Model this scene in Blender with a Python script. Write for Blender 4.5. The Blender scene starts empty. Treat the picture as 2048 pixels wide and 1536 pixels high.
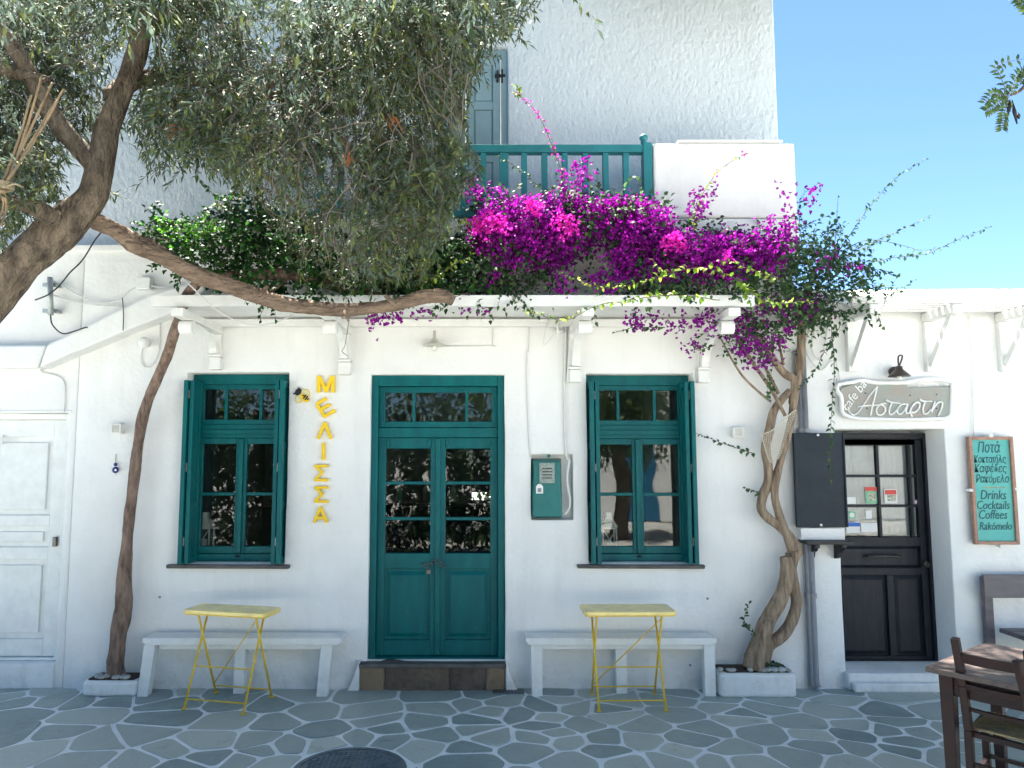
import bpy, bmesh, math, random
import numpy as np
from mathutils import Vector, Matrix, noise
random.seed(7); rng=np.random.default_rng(7)
R=math.radians
S=bpy.context.scene; C=S.collection
# ------------------------------------------------------------------ camera, sky, sun
F=1490.0; PITCH=R(5.5); CY=-6.3; CH=1.8938; CX0=967.0
cd=bpy.data.cameras.new('camera'); cam=bpy.data.objects.new('camera',cd); C.objects.link(cam)
cam.location=(0,CY,CH); cam.rotation_euler=(R(90)+PITCH,0,0)
cd.sensor_width=36; cd.lens=36*F/2048; cd.shift_x=(1024-CX0)/2048; cd.clip_end=2000; cd.clip_start=.05
S.camera=cam
SUN_EL=R(70); SUN_AZ=R(-25)
sd=Vector((math.sin(SUN_AZ)*math.cos(SUN_EL),math.cos(SUN_AZ)*math.cos(SUN_EL),math.sin(SUN_EL)))
W=bpy.data.worlds.new('World'); S.world=W; W.use_nodes=True
nt=W.node_tree; sky=nt.nodes.new('ShaderNodeTexSky'); sky.sky_type='NISHITA'; sky.sun_disc=False
sky.sun_elevation=SUN_EL; sky.sun_rotation=SUN_AZ; sky.air_density=.9; sky.dust_density=.1; sky.ozone_density=1.6; sky.altitude=2500
bg=nt.nodes['Background']; bg.inputs[1].default_value=.05
tn=nt.nodes.new('ShaderNodeMix'); tn.data_type='RGBA'; tn.blend_type='MULTIPLY'; tn.inputs[0].default_value=1; tn.inputs[7].default_value=(.76,.88,.90,1)
nt.links.new(sky.outputs[0],tn.inputs[6]); nt.links.new(tn.outputs[2],bg.inputs[0])
sl=bpy.data.lights.new('sun','SUN'); sl.energy=5.0; sl.angle=R(.5); sl.color=(1,.95,.87)
so=bpy.data.objects.new('sun',sl); C.objects.link(so); so.rotation_euler=sd.to_track_quat('Z','Y').to_euler(); so.location=(0,0,12)
S.view_settings.view_transform='Standard'; S.view_settings.look='None'; S.view_settings.gamma=1; S.view_settings.use_curve_mapping=False
S.view_settings.exposure=3.0
S.cycles.max_bounces=8; S.cycles.diffuse_bounces=4; S.cycles.transparent_max_bounces=12
# ------------------------------------------------------------------ photo pixel (2048 wide) -> point
def ray(px,py):
    u=(px-CX0)/F; v=(768-py)/F; c,s=math.cos(PITCH),math.sin(PITCH)
    return (u,c-v*s,s+v*c)
def P(px,py,Y=0.0):
    d=ray(px,py); t=(Y-CY)/d[1]; return Vector((d[0]*t,Y,CH+d[2]*t))
def G(px,py,z=0.0):
    d=ray(px,py); t=(z-CH)/d[2]; return Vector((d[0]*t,CY+d[1]*t,z))
def proj(p):
    x,y,z=p[0],p[1]-CY,p[2]-CH; c,s=math.cos(PITCH),math.sin(PITCH); w=y*c+z*s; v=-y*s+z*c
    return CX0+F*x/w,768-F*v/w
def rect(px0,py0,px1,py1,Y=0.0):
    a=P(px0,py0,Y);b=P(px1,py0,Y);c=P(px0,py1,Y);d=P(px1,py1,Y)
    return (a.x+c.x)/2,(b.x+d.x)/2,(c.z+d.z)/2,(a.z+b.z)/2
# ------------------------------------------------------------------ materials
MATS={}
def mat(name,col,rough=.7,noise_amt=.12,nscale=6.,bump=.0,bscale=40.,spec=.35,metal=0.,col2=None,stretch=(1,1,1),attr=None,trans=0.,bump2=None,coat=0.,dist=.01,back=None):
    m=bpy.data.materials.new(name); m.use_nodes=True; n=m.node_tree.nodes; l=m.node_tree.links
    b=n['Principled BSDF']; b.inputs['Roughness'].default_value=rough; b.inputs['Metallic'].default_value=metal
    b.inputs['Specular IOR Level'].default_value=spec; b.inputs['Coat Weight'].default_value=coat
    tc=n.new('ShaderNodeTexCoord'); mp=n.new('ShaderNodeMapping'); mp.inputs['Scale'].default_value=stretch
    l.new(tc.outputs['Object'],mp.inputs[0])
    nz=n.new('ShaderNodeTexNoise'); nz.inputs['Scale'].default_value=nscale; nz.inputs['Detail'].default_value=6; nz.inputs['Roughness'].default_value=.62
    l.new(mp.outputs[0],nz.inputs[0])
    c2=col2 or tuple(c*(1-noise_amt*2) for c in col)
    mx=n.new('ShaderNodeMix'); mx.data_type='RGBA'
    rp=n.new('ShaderNodeMapRange'); rp.inputs[1].default_value=.35; rp.inputs[2].default_value=.68
    l.new(nz.outputs[0],rp.inputs[0]); l.new(rp.outputs[0],mx.inputs[0])
    mx.inputs[6].default_value=(*col,1); mx.inputs[7].default_value=(*c2,1)
    out=mx.outputs[2]
    if attr:
        at=n.new('ShaderNodeAttribute'); at.attribute_name='tint'
        m2=n.new('ShaderNodeMix'); m2.data_type='RGBA'
        l.new(at.outputs['Fac'],m2.inputs[0]); l.new(out,m2.inputs[6]); m2.inputs[7].default_value=(*attr,1); out=m2.outputs[2]
    if back:
        g=n.new('ShaderNodeNewGeometry'); m3=n.new('ShaderNodeMix'); m3.data_type='RGBA'
        l.new(g.outputs['Backfacing'],m3.inputs[0]); l.new(out,m3.inputs[6]); m3.inputs[7].default_value=(*back,1); out=m3.outputs[2]
    l.new(out,b.inputs['Base Color'])
    if bump:
        bn=n.new('ShaderNodeTexNoise'); bn.inputs['Scale'].default_value=bscale; bn.inputs['Detail'].default_value=5
        l.new(mp.outputs[0],bn.inputs[0]); bp=n.new('ShaderNodeBump'); bp.inputs['Strength'].default_value=bump; bp.inputs['Distance'].default_value=dist
        l.new(bn.outputs[0],bp.inputs['Height'])
        if bump2:
            b3=n.new('ShaderNodeTexNoise'); b3.inputs['Scale'].default_value=bump2[0]; b3.inputs['Detail'].default_value=3; l.new(mp.outputs[0],b3.inputs[0])
            q=n.new('ShaderNodeBump'); q.inputs['Strength'].default_value=bump2[1]; q.inputs['Distance'].default_value=.03
            l.new(b3.outputs[0],q.inputs['Height']); l.new(q.outputs[0],bp.inputs['Normal'])
        l.new(bp.outputs[0],b.inputs['Normal'])
    if trans:
        t=n.new('ShaderNodeBsdfTranslucent'); l.new(out,t.inputs[0]); ms=n.new('ShaderNodeMixShader'); ms.inputs[0].default_value=trans
        l.new(b.outputs[0],ms.inputs[1]); l.new(t.outputs[0],ms.inputs[2]); l.new(ms.outputs[0],n['Material Output'].inputs[0])
    MATS[name]=m; return m
plaster=mat('plaster',(.81,.81,.795),.9,.03,1.7,.45,28,.2,col2=(.735,.735,.715),bump2=(5,.35))
stucco=mat('stucco',(.58,.635,.70),.9,.02,2,.7,30,.2,stretch=(1,1,.6),bump2=(8,.35),dist=.03)  # shade of the upper storey put into its colour as bluish grey
whitepaint=mat('white_paint',(.80,.80,.78),.55,.05,7,.15,50,.4,col2=(.70,.70,.67))
oldwhite=mat('old_white_paint',(.80,.81,.79),.6,.03,9,.2,40,.35,col2=(.71,.72,.70))
teal=mat('teal_paint',(.0,.122,.125),.42,.1,2.5,.2,70,.2,col2=(.0,.085,.098),stretch=(4,4,1))
tealrail=mat('teal_rail_paint',(.022,.20,.225),.45,.1,6,.12,60,.4)
greyblue=mat('grey_blue_paint',(.22,.33,.38),.5,.05,5,.1,60,.4)
yellow=mat('yellow_paint',(.82,.56,.03),.4,.08,12,.1,60,.5,col2=(.72,.45,.03))
yellowtop=mat('yellow_table_paint',(.95,.73,.20),.24,.08,9,.1,60,.9,col2=(.72,.55,.16))
yletter=mat('yellow_letter_paint',(.88,.58,.02),.5,.05,20,0,40,.3)
black=mat('black_paint',(.012,.013,.016),.45,.1,9,.15,70,.4)
navy=mat('navy_board_paint',(.010,.018,.028),.5,.2,8,.12,50,.25,col2=(.016,.027,.038))
darkwood=mat('dark_door_wood',(.010,.012,.017),.5,.25,5,.25,40,.3,col2=(.02,.022,.03),stretch=(5,5,.7))
mahog=mat('mahogany_wood',(.032,.013,.011),.5,.2,4,.25,40,.22,col2=(.018,.011,.013),stretch=(1,1,5))
tabwood=mat('worn_table_wood',(.10,.072,.065),.5,.2,5,.25,30,.4,col2=(.06,.045,.042),stretch=(1,6,6))
rush=mat('rush_straw',(.55,.42,.22),.8,.2,40,.6,70,.2,stretch=(1,6,1))
greywood=mat('grey_stained_wood',(.14,.12,.13),.5,.2,5,.2,40,.4,col2=(.09,.08,.09),stretch=(1,4,4))
slate=mat('slate_stone',(.25,.315,.30),.5,.2,3.5,.6,22,.45,col2=(.17,.225,.225),attr=(.46,.50,.45),bump2=(6,.4))
slate2=mat('sill_slate',(.12,.115,.11),.7,.2,9,.5,40,.3)
mortar=mat('white_mortar',(.84,.86,.86),.85,.15,7,.5,35,.2,col2=(.66,.69,.69))
groundm=mat('square_paving',(.58,.56,.52),.8,.25,1.2,.4,20,.2)
brownstone=mat('brown_doorstep_stone',(.13,.10,.08),.8,.3,9,.7,25,.25,col2=(.055,.043,.036),bump2=(7,.6),attr=(.26,.19,.12))
bark=mat('olive_bark',(.24,.19,.14),.9,.3,14,1.,30,.15,col2=(.07,.055,.045),stretch=(1,1,.4),dist=.03,bump2=(60,.5))
vbark=mat('vine_bark',(.30,.21,.165),.9,.25,22,1.,45,.15,col2=(.09,.062,.05),stretch=(1,1,.3),dist=.03,bump2=(12,.6))
limbbark=mat('weathered_limb_bark',(.30,.22,.16),.9,.25,18,1.,50,.15,col2=(.12,.085,.065),stretch=(.35,1,1),dist=.035,bump2=(14,.8))
bbark=mat('bougainvillea_bark',(.40,.31,.22),.9,.25,30,1.,60,.15,col2=(.16,.11,.08),stretch=(1,1,.16),dist=.035,bump2=(18,.8))
twigm=mat('twig_bark',(.13,.10,.075),.9,.2,20,0,20,.1)
olivem=mat('olive_leaf',(.016,.052,.024),.62,.2,1.6,0,10,.2,col2=(.07,.09,.025),attr=(.19,.22,.07),trans=.32,back=(.10,.14,.11))
vinem=mat('vine_leaf',(.010,.050,.016),.55,.2,3,0,10,.25,attr=(.04,.14,.02),trans=.35)
boum=mat('bougainvillea_leaf',(.028,.08,.042),.6,.2,3,0,10,.2,attr=(.11,.20,.07),trans=.35)
greenleaf=mat('bright_green_leaf',(.07,.28,.02),.5,.2,5,0,10,.3,attr=(.16,.42,.03),trans=.5)  # lit copy of the vine leaf: sun on the climber's top put into the green
limem=mat('sunlit_lime_leaf',(.16,.34,.03),.5,.2,5,0,10,.3,attr=(.38,.48,.06),trans=.55)  # lit leaf copy: glow of backlit shoots put into the lime tone
bract=mat('purple_bract',(.22,.004,.25),.6,.2,3,0,10,.2,col2=(.10,.004,.16),attr=(.42,.012,.38),trans=.4)
pinkbract=mat('pink_bract',(.75,.015,.50),.6,.2,8,0,10,.2,attr=(.85,.05,.55),trans=.45)  # lit copy of the purple bract, sun put into the pink; also shoot flowers
canem=mat('dry_cane',(.34,.25,.155),.8,.25,20,.4,60,.2,stretch=(1,1,.2))
ropem=mat('rope_fibre',(.36,.30,.20),.9,.2,40,.5,80,.1)
netm=mat('net_cord',(.62,.57,.47),.9,.1,40,0,60,.1)
cablew=mat('white_cable',(.68,.68,.66),.6,.05,10)
cabled=mat('dark_cable',(.05,.05,.055),.6,.1,10)
steel=mat('galvanised_steel',(.42,.45,.45),.45,.15,20,.1,50,.5,metal=.5)
pipegrey=mat('grey_pipe',(.26,.27,.29),.5,.1,10)
lampdark=mat('bronze_lamp',(.07,.055,.05),.4,.2,20,.1,50,.5,metal=.4)
enamel=mat('cream_enamel',(.55,.53,.46),.35,.1,15,0,50,.5)
bulbm=mat('bulb_glass',(.75,.75,.70),.15,.02,15,0,50,.6)
meterm=mat('teal_meter_box',(.01,.17,.16),.4,.1,10,.1,40,.4)
dialm=mat('meter_dial',(.34,.40,.36),.3,.3,60,0,40,.5,col2=(.12,.15,.14))
paperm=mat('paper',(.78,.78,.76),.7,.03,20)
signslate=mat('sign_slate',(.29,.33,.30),.7,.15,4,.3,30,.3,col2=(.34,.29,.25),attr=None,bump2=(9,.3))
signframe=mat('menu_frame_wood',(.40,.23,.17),.6,.15,20,.2,60,.3)
turq=mat('turquoise_board',(.09,.38,.355),.6,.1,4,.1,50,.3,col2=(.12,.43,.38))
inkm=mat('dark_green_lettering',(.025,.10,.115),.6,.05,20)
orangem=mat('orange_flourish',(.55,.30,.10),.7,.1,20)
redm=mat('red_print',(.70,.10,.08),.6,.05,20); greenm=mat('green_print',(.25,.55,.35),.6,.1,20); bluem=mat('blue_print',(.05,.15,.5),.6,.05,20); creamm=mat('cream_print',(.65,.62,.50),.6,.2,60,col2=(.12,.15,.10))
evilm=mat('cobalt_glass',(.01,.02,.18),.12,.1,20,0,20,.6)
ironm=mat('cast_iron',(.15,.19,.215),.5,.2,9,.5,40,.5,metal=.3)
chainm=mat('chain_metal',(.16,.16,.15),.35,.2,50,0,20,.5,metal=.8)
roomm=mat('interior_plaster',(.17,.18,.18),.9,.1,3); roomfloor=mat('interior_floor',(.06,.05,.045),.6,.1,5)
redbrown=mat('dry_leaf',(.35,.13,.05),.8,.2,20,trans=.3)
pebblem=mat('pebble',(.5,.5,.48),.7,.3,15,.2,40,col2=(.25,.24,.22))
soilm=mat('soil',(.06,.045,.035),.95,.2,20,.6,60)
bluedoor=mat('blue_door_paint',(.02,.14,.26),.5,.1,8)
bigleaf=mat('square_tree_leaf',(.045,.085,.03),.5,.2,2,0,10,.35,attr=(.09,.15,.04),trans=.3)
def glassmat():
    m=bpy.data.materials.new('window_glass'); m.use_nodes=True; n=m.node_tree.nodes; l=m.node_tree.links
    for x in list(n):
        if x.type!='OUTPUT_MATERIAL': n.remove(x)
    t=n.new('ShaderNodeBsdfTransparent'); t.inputs[0].default_value=(.88,.92,.92,1); g=n.new('ShaderNodeBsdfGlossy'); g.inputs['Roughness'].default_value=.015
    fr=n.new('ShaderNodeFresnel'); fr.inputs[0].default_value=1.5
    tc=n.new('ShaderNodeTexCoord'); nz=n.new('ShaderNodeTexNoise'); nz.inputs['Scale'].default_value=2.2; nz.inputs['Detail'].default_value=1
    l.new(tc.outputs['Object'],nz.inputs[0]); bp=n.new('ShaderNodeBump'); bp.inputs['Strength'].default_value=.25; bp.inputs['Distance'].default_value=.012
    l.new(nz.outputs[0],bp.inputs['Height']); l.new(bp.outputs[0],g.inputs['Normal'])
    ms=n.new('ShaderNodeMixShader'); l.new(fr.outputs[0],ms.inputs[0]); l.new(t.outputs[0],ms.inputs[1]); l.new(g.outputs[0],ms.inputs[2])
    l.new(ms.outputs[0],[x for x in n if x.type=='OUTPUT_MATERIAL'][0].inputs[0]); return m
glass=glassmat()
def grime(m,amt=.55):
    n=m.node_tree.nodes; l=m.node_tree.links; b=n['Principled BSDF']; src=b.inputs['Base Color'].links[0].from_socket
    g=n.new('ShaderNodeNewGeometry'); sp=n.new('ShaderNodeSeparateXYZ'); l.new(g.outputs['Position'],sp.inputs[0])
    r=n.new('ShaderNodeMapRange'); r.inputs[1].default_value=.38; r.inputs[2].default_value=.0; l.new(sp.outputs[2],r.inputs[0])
    nz=n.new('ShaderNodeTexNoise'); nz.inputs['Scale'].default_value=7; nz.inputs['Detail'].default_value=8; nz.inputs['Roughness'].default_value=.75; l.new(g.outputs['Position'],nz.inputs[0])
    r2=n.new('ShaderNodeMapRange'); r2.inputs[1].default_value=.48; r2.inputs[2].default_value=.72; l.new(nz.outputs[0],r2.inputs[0])
    mu=n.new('ShaderNodeMath'); mu.operation='MULTIPLY'; l.new(r.outputs[0],mu.inputs[0]); l.new(r2.outputs[0],mu.inputs[1])
    # faint rain streaks and patches higher up
    mp=n.new('ShaderNodeMapping'); mp.inputs['Scale'].default_value=(3.2,3.2,.35); l.new(g.outputs['Position'],mp.inputs[0])
    n2=n.new('ShaderNodeTexNoise'); n2.inputs['Scale'].default_value=1.6; n2.inputs['Detail'].default_value=7; n2.inputs['Roughness'].default_value=.7; l.new(mp.outputs[0],n2.inputs[0])
    r3=n.new('ShaderNodeMapRange'); r3.inputs[1].default_value=.52; r3.inputs[2].default_value=.8; r3.inputs[4].default_value=.35; l.new(n2.outputs[0],r3.inputs[0])
    ad=n.new('ShaderNodeMath'); ad.operation='ADD'; ad.use_clamp=True; l.new(mu.outputs[0],ad.inputs[0]); l.new(r3.outputs[0],ad.inputs[1])
    m2=n.new('ShaderNodeMath'); m2.operation='MULTIPLY'; m2.inputs[1].default_value=amt; l.new(ad.outputs[0],m2.inputs[0])
    mx=n.new('ShaderNodeMix'); mx.data_type='RGBA'; l.new(m2.outputs[0],mx.inputs[0]); l.new(src,mx.inputs[6]); mx.inputs[7].default_value=(.44,.43,.39,1); l.new(mx.outputs[2],b.inputs['Base Color'])
def wear(m,col,amt=.5,sc=9):
    n=m.node_tree.nodes; l=m.node_tree.links; b=n['Principled BSDF']; src=b.inputs['Base Color'].links[0].from_socket
    g=n.new('ShaderNodeNewGeometry'); nz=n.new('ShaderNodeTexNoise'); nz.inputs['Scale'].default_value=sc; nz.inputs['Detail'].default_value=9; nz.inputs['Roughness'].default_value=.8; l.new(g.outputs['Position'],nz.inputs[0])
    r=n.new('ShaderNodeMapRange'); r.inputs[1].default_value=.56; r.inputs[2].default_value=.72; r.inputs[4].default_value=amt; l.new(nz.outputs[0],r.inputs[0])
    mx=n.new('ShaderNodeMix'); mx.data_type='RGBA'; l.new(r.outputs[0],mx.inputs[0]); l.new(src,mx.inputs[6]); mx.inputs[7].default_value=(*col,1); l.new(mx.outputs[2],b.inputs['Base Color'])
wear(teal,(.05,.19,.19),.45); wear(yellow,(.30,.17,.05),.7,22); wear(slate,(.10,.12,.12),.6,5); wear(mortar,(.40,.42,.42),.3,6); wear(darkwood,(.05,.052,.06),.4,12)
grime(plaster,.6); grime(oldwhite,.4); grime(stucco,.3)
# ------------------------------------------------------------------ object helpers
def wl(o):
    v=Vector((0,0,0))
    while o: v+=o.location; o=o.parent
    return v
def tag(o,label=None,cat=None,group=None,kind=None):
    if label:o['label']=label
    if cat:o['category']=cat
    if group:o['group']=group
    if kind:o['kind']=kind
    return o
def empty(name,loc,label=None,cat=None,group=None):
    o=bpy.data.objects.new(name,None); o.empty_display_size=.1; C.objects.link(o); o.location=loc
    return tag(o,label,cat,group)
def link(name,me,m,parent=None,local=False,smooth=False,bevel=0,ang=35):
    o=bpy.data.objects.new(name,me); C.objects.link(o)
    if m: me.materials.append(m)
    if parent:
        o.parent=parent
        if not local: o.location=-wl(parent)
    if smooth: me.polygons.foreach_set('use_smooth',[True]*len(me.polygons))
    if bevel:
        b=o.modifiers.new('bevel','BEVEL'); b.width=bevel; b.segments=2; b.limit_method='ANGLE'; b.angle_limit=R(ang); b.harden_normals=False
    return o
class MB:
    def __init__(s): s.v=[]; s.f=[]
    def add(s,vs,fs):
        k=len(s.v); s.v+= [tuple(v) for v in vs]; s.f+=[tuple(i+k for i in f) for f in fs]; return s
    def box(s,x0,x1,y0,y1,z0,z1,M=None):
        vs=[Vector((x,y,z)) for z in(z0,z1) for y in(y0,y1) for x in(x0,x1)]
        if M: vs=[M@v for v in vs]
        return s.add(vs,[(0,2,3,1),(4,5,7,6),(0,1,5,4),(2,6,7,3),(0,4,6,2),(1,3,7,5)])
    def prism(s,poly,y0,y1):        # polygon of (x,z), extruded along y
        n=len(poly); vs=[(a,y0,b) for a,b in poly]+[(a,y1,b) for a,b in poly]
        return s.add(vs,[tuple(range(n)),tuple(range(2*n-1,n-1,-1))]+[(i,i+n,(i+1)%n+n,(i+1)%n) for i in range(n)])
    def slab(s,poly,z0,z1):         # polygon of (x,y), extruded along z
        n=len(poly); vs=[(a,b,z0) for a,b in poly]+[(a,b,z1) for a,b in poly]
        return s.add(vs,[tuple(range(n-1,-1,-1)),tuple(range(n,2*n))]+[(i,(i+1)%n,(i+1)%n+n,i+n) for i in range(n)])
    def yz(s,poly,x0,x1):           # polygon of (y,z), extruded along x
        n=len(poly); vs=[(x0,a,b) for a,b in poly]+[(x1,a,b) for a,b in poly]
        return s.add(vs,[tuple(range(n)),tuple(range(2*n-1,n-1,-1))]+[(i,i+n,(i+1)%n+n,(i+1)%n) for i in range(n)])
    def bar(s,a,b,w,d=None,up=None):    # square bar between two points
        a=Vector(a);b=Vector(b);d=d or w; z=(b-a).normalized(); u=Vector(up) if up else (Vector((0,1,0)) if abs(z.y)<.9 else Vector((0,0,1)))
        x=z.cross(u).normalized(); y=z.cross(x)
        vs=[p+x*i*w/2+y*j*d/2 for p in(a,b) for i,j in((-1,-1),(1,-1),(1,1),(-1,1))]
        return s.add(vs,[(3,2,1,0),(4,5,6,7)]+[(i,(i+1)%4,(i+1)%4+4,i+4) for i in range(4)])
    def tube(s,pts,rad,n=8,rough=0,rf=3.,caps=True,seed=0):
        pts=[Vector(p) for p in pts]; m=len(pts)
        if not hasattr(rad,'__len__'): rad=[rad]*m
        prev=None; vs=[]
        for i,p in enumerate(pts):
            t=(pts[min(i+1,m-1)]-pts[max(i-1,0)])
            if t.length<1e-9: t=Vector((0,0,1))
            t.normalize()
            if prev is None:
                x=t.orthogonal().normalized()
            else:
                x=(prev-t*prev.dot(t)); x=x.normalized() if x.length>1e-6 else t.orthogonal().normalized()
            prev=x; y=t.cross(x)
            for k in range(n):
                a=2*math.pi*k/n; d=x*math.cos(a)+y*math.sin(a); r=rad[i]
                if rough: r*=1+rough*(noise.noise(p*rf*.6+d*1.6+Vector((seed,0,0)))*1.5+.4*math.sin(a*3+i*.13+seed)*.6+noise.noise(p*rf*3+d*3)*.5)
                vs.append(p+d*r)
        fs=[(i*n+k,i*n+(k+1)%n,(i+1)*n+(k+1)%n,(i+1)*n+k) for i in range(m-1) for k in range(n)]
        if caps: fs+=[tuple(range(n-1,-1,-1)),tuple((m-1)*n+k for k in range(n))]
        return s.add(vs,fs)
    def lathe(s,prof,c,n=16,axis='z'):
        vs=[];m=len(prof)
        for r,h in prof:
            for k in range(n):
                a=2*math.pi*k/n; q=(r*math.cos(a),r*math.sin(a),h)
                if axis=='y': q=(q[0],q[2],q[1])
                vs.append(Vector(q)+Vector(c))
        fs=[(i*n+k,i*n+(k+1)%n,(i+1)*n+(k+1)%n,(i+1)*n+k) for i in range(m-1) for k in range(n)]+[tuple(range(n-1,-1,-1)),tuple((m-1)*n+k for k in range(n))]
        return s.add(vs,fs)
    def build(s,name,m,parent=None,local=False,smooth=False,bevel=0,recalc=True,ang=35):
        me=bpy.data.meshes.new(name); me.from_pydata(s.v,[],s.f)
        if recalc:
            b=bmesh.new(); b.from_mesh(me); bmesh.ops.recalc_face_normals(b,faces=b.faces); b.to_mesh(me); b.free()
        return link(name,me,m,parent,local,smooth,bevel,ang)
def spline(pts,k=6):
    pts=[Vector(p) for p in pts]; out=[]
    for i in range(len(pts)-1):
        a=pts[max(i-1,0)];b=pts[i];c=pts[i+1];d=pts[min(i+2,len(pts)-1)]
        for j in range(k):
            t=j/k; out.append(.5*((2*b)+(c-a)*t+(2*a-5*b+4*c-d)*t*t+(3*b-a-3*c+d)*t**3))
    out.append(pts[-1]); return out
def lerp_list(v,n):
    return list(np.interp(np.linspace(0,1,n),np.linspace(0,1,len(v)),v))
def PL(*a,Y=0):      # pixel polyline; items (px,py) or (px,py,Y)
    return [P(q[0],q[1],q[2] if len(q)>2 else Y) for q in a]
def dup(o,parent=None,loc=None):
    c=o.copy(); C.objects.link(c)
    if parent: c.parent=parent
    if loc is not None: c.location=loc
    for ch in list(o.children): dup(ch,c)
    return c
def text(body,size,loc,name,m,parent,rot=0,shear=0.,ext=.0015,offset=0.,align='CENTER',fit=None):
    cu=bpy.data.curves.new('t','FONT'); cu.body=body; cu.size=size; cu.extrude=ext; cu.shear=shear; cu.align_x=align; cu.offset=offset; cu.resolution_u=3
    o=bpy.data.objects.new('t',cu); C.objects.link(o); bpy.context.view_layer.update()
    me=bpy.data.meshes.new_from_object(o.evaluated_get(bpy.context.evaluated_depsgraph_get()))
    bpy.data.objects.remove(o)
    if fit:
        xs=[v.co.x for v in me.vertices]; w=max(xs)-min(xs); c=(max(xs)+min(xs))/2; k=fit/w
        for v in me.vertices: v.co.x=(v.co.x-c)*k
    me.transform(Matrix.Translation(loc)@Matrix.Rotation(-rot,4,'Y')@Matrix.Rotation(R(90),4,'X'))
    me.materials.clear(); me.name=name
    return link(name,me,m,parent)
# leaves ------------------------------------------------------------------
def leafmesh(name,m,P0,D,N,L,Wd,parent=None,fold=.25,mid=.45,extra=None,kind='stuff',six=False):
    P0=np.asarray(P0,float);D=np.asarray(D,float);N=np.asarray(N,float);n=len(P0)
    L=np.broadcast_to(L,(n,))[:,None]; Wd=np.broadcast_to(Wd,(n,))[:,None]
    D/=np.linalg.norm(D,axis=1,keepdims=True)+1e-9
    Sx=np.cross(D,N); Sx/=np.linalg.norm(Sx,axis=1,keepdims=True)+1e-9; Nn=np.cross(Sx,D)
    if six:
        a=[P0,P0+D*L*.28+Sx*Wd*.5+Nn*Wd*fold,P0+D*L*.62+Sx*Wd*.40+Nn*Wd*fold*.9,P0+D*L-Nn*L*.16,P0+D*L*.62-Sx*Wd*.40+Nn*Wd*fold*.9,P0+D*L*.28-Sx*Wd*.5+Nn*Wd*fold]
        k=6; tri=[(0,1,5),(1,2,4),(1,4,5),(2,3,4)]
    else:
        a=[P0,P0+D*L*mid+Sx*Wd*.5+Nn*Wd*fold,P0+D*L-Nn*L*.08,P0+D*L*mid-Sx*Wd*.5+Nn*Wd*fold]
        k=4; tri=[(0,1,3),(1,2,3)]
    V=np.stack(a,axis=1).reshape(-1,3)
    base=(np.arange(n)*k)[:,None,None]; T=(np.array(tri)[None]+base).reshape(-1)
    nf=len(T)//3
    tv=[];tf=None
    me=bpy.data.meshes.new(name); nv=len(V)
    if extra is not None:
        EV,EF=extra; EV=np.asarray(EV,float).reshape(-1,3); EF=np.asarray(EF).reshape(-1)+nv; V=np.vstack([V,EV]); T=np.concatenate([T,EF])
    me.vertices.add(len(V)); me.vertices.foreach_set('co',V.ravel()); me.loops.add(len(T)); me.loops.foreach_set('vertex_index',T.astype(np.int32))
    NF=len(T)//3; me.polygons.add(NF); me.polygons.foreach_set('loop_start',np.arange(NF,dtype=np.int32)*3); me.polygons.foreach_set('loop_total',np.full(NF,3,np.int32))
    me.update(calc_edges=True)
    at=me.attributes.new('tint','FLOAT','POINT'); tt=np.repeat(rng.random(n)**1.5,k)
    tt=np.concatenate([tt,np.zeros(len(V)-len(tt))]); at.data.foreach_set('value',tt)
    o=link(name,me,m,parent)
    if extra is not None:
        me.materials.append(twigm); mi=np.zeros(NF,np.int32); mi[nf:]=1; me.polygons.foreach_set('material_index',mi)
    if kind: o['kind']=kind
    return o
def ribs(polys,r0,r1=None):      # thin 3-sided twigs for many polylines -> verts, tris
    V=[];T=[];k=0
    for pl in polys:
        m=len(pl); pl=np.asarray(pl)
        t=np.gradient(pl,axis=0); t/=np.linalg.norm(t,axis=1,keepdims=True)+1e-9
        a=np.cross(t,[.3,.9,.2]); a/=np.linalg.norm(a,axis=1,keepdims=True)+1e-9; b=np.cross(t,a)
        rr=np.linspace(r0,r1 or r0*.4,m)[:,None]
        for q in range(3):
            an=q*2.094; V.append(pl+(a*math.cos(an)+b*math.sin(an))*rr)
        for i in range(m-1):
            for q in range(3):
                A=k+q*m+i;B=k+((q+1)%3)*m+i
                T+= [A,A+1,B,B,A+1,B+1]
        k+=3*m
    return np.vstack(V),np.array(T)
def shoots(starts,dirs,lens,nseg,droop,wig):
    out=[]
    for s,d,L in zip(starts,dirs,lens):
        p=np.array(s,float); d=np.array(d,float); d/=np.linalg.norm(d)+1e-9; pts=[p.copy()]; st=L/nseg
        for i in range(nseg):
            d=d+np.array([0,0,-droop])+rng.normal(0,wig,3); d/=np.linalg.norm(d); p=p+d*st; pts.append(p.copy())
        out.append(np.array(pts))
    return out
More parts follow.
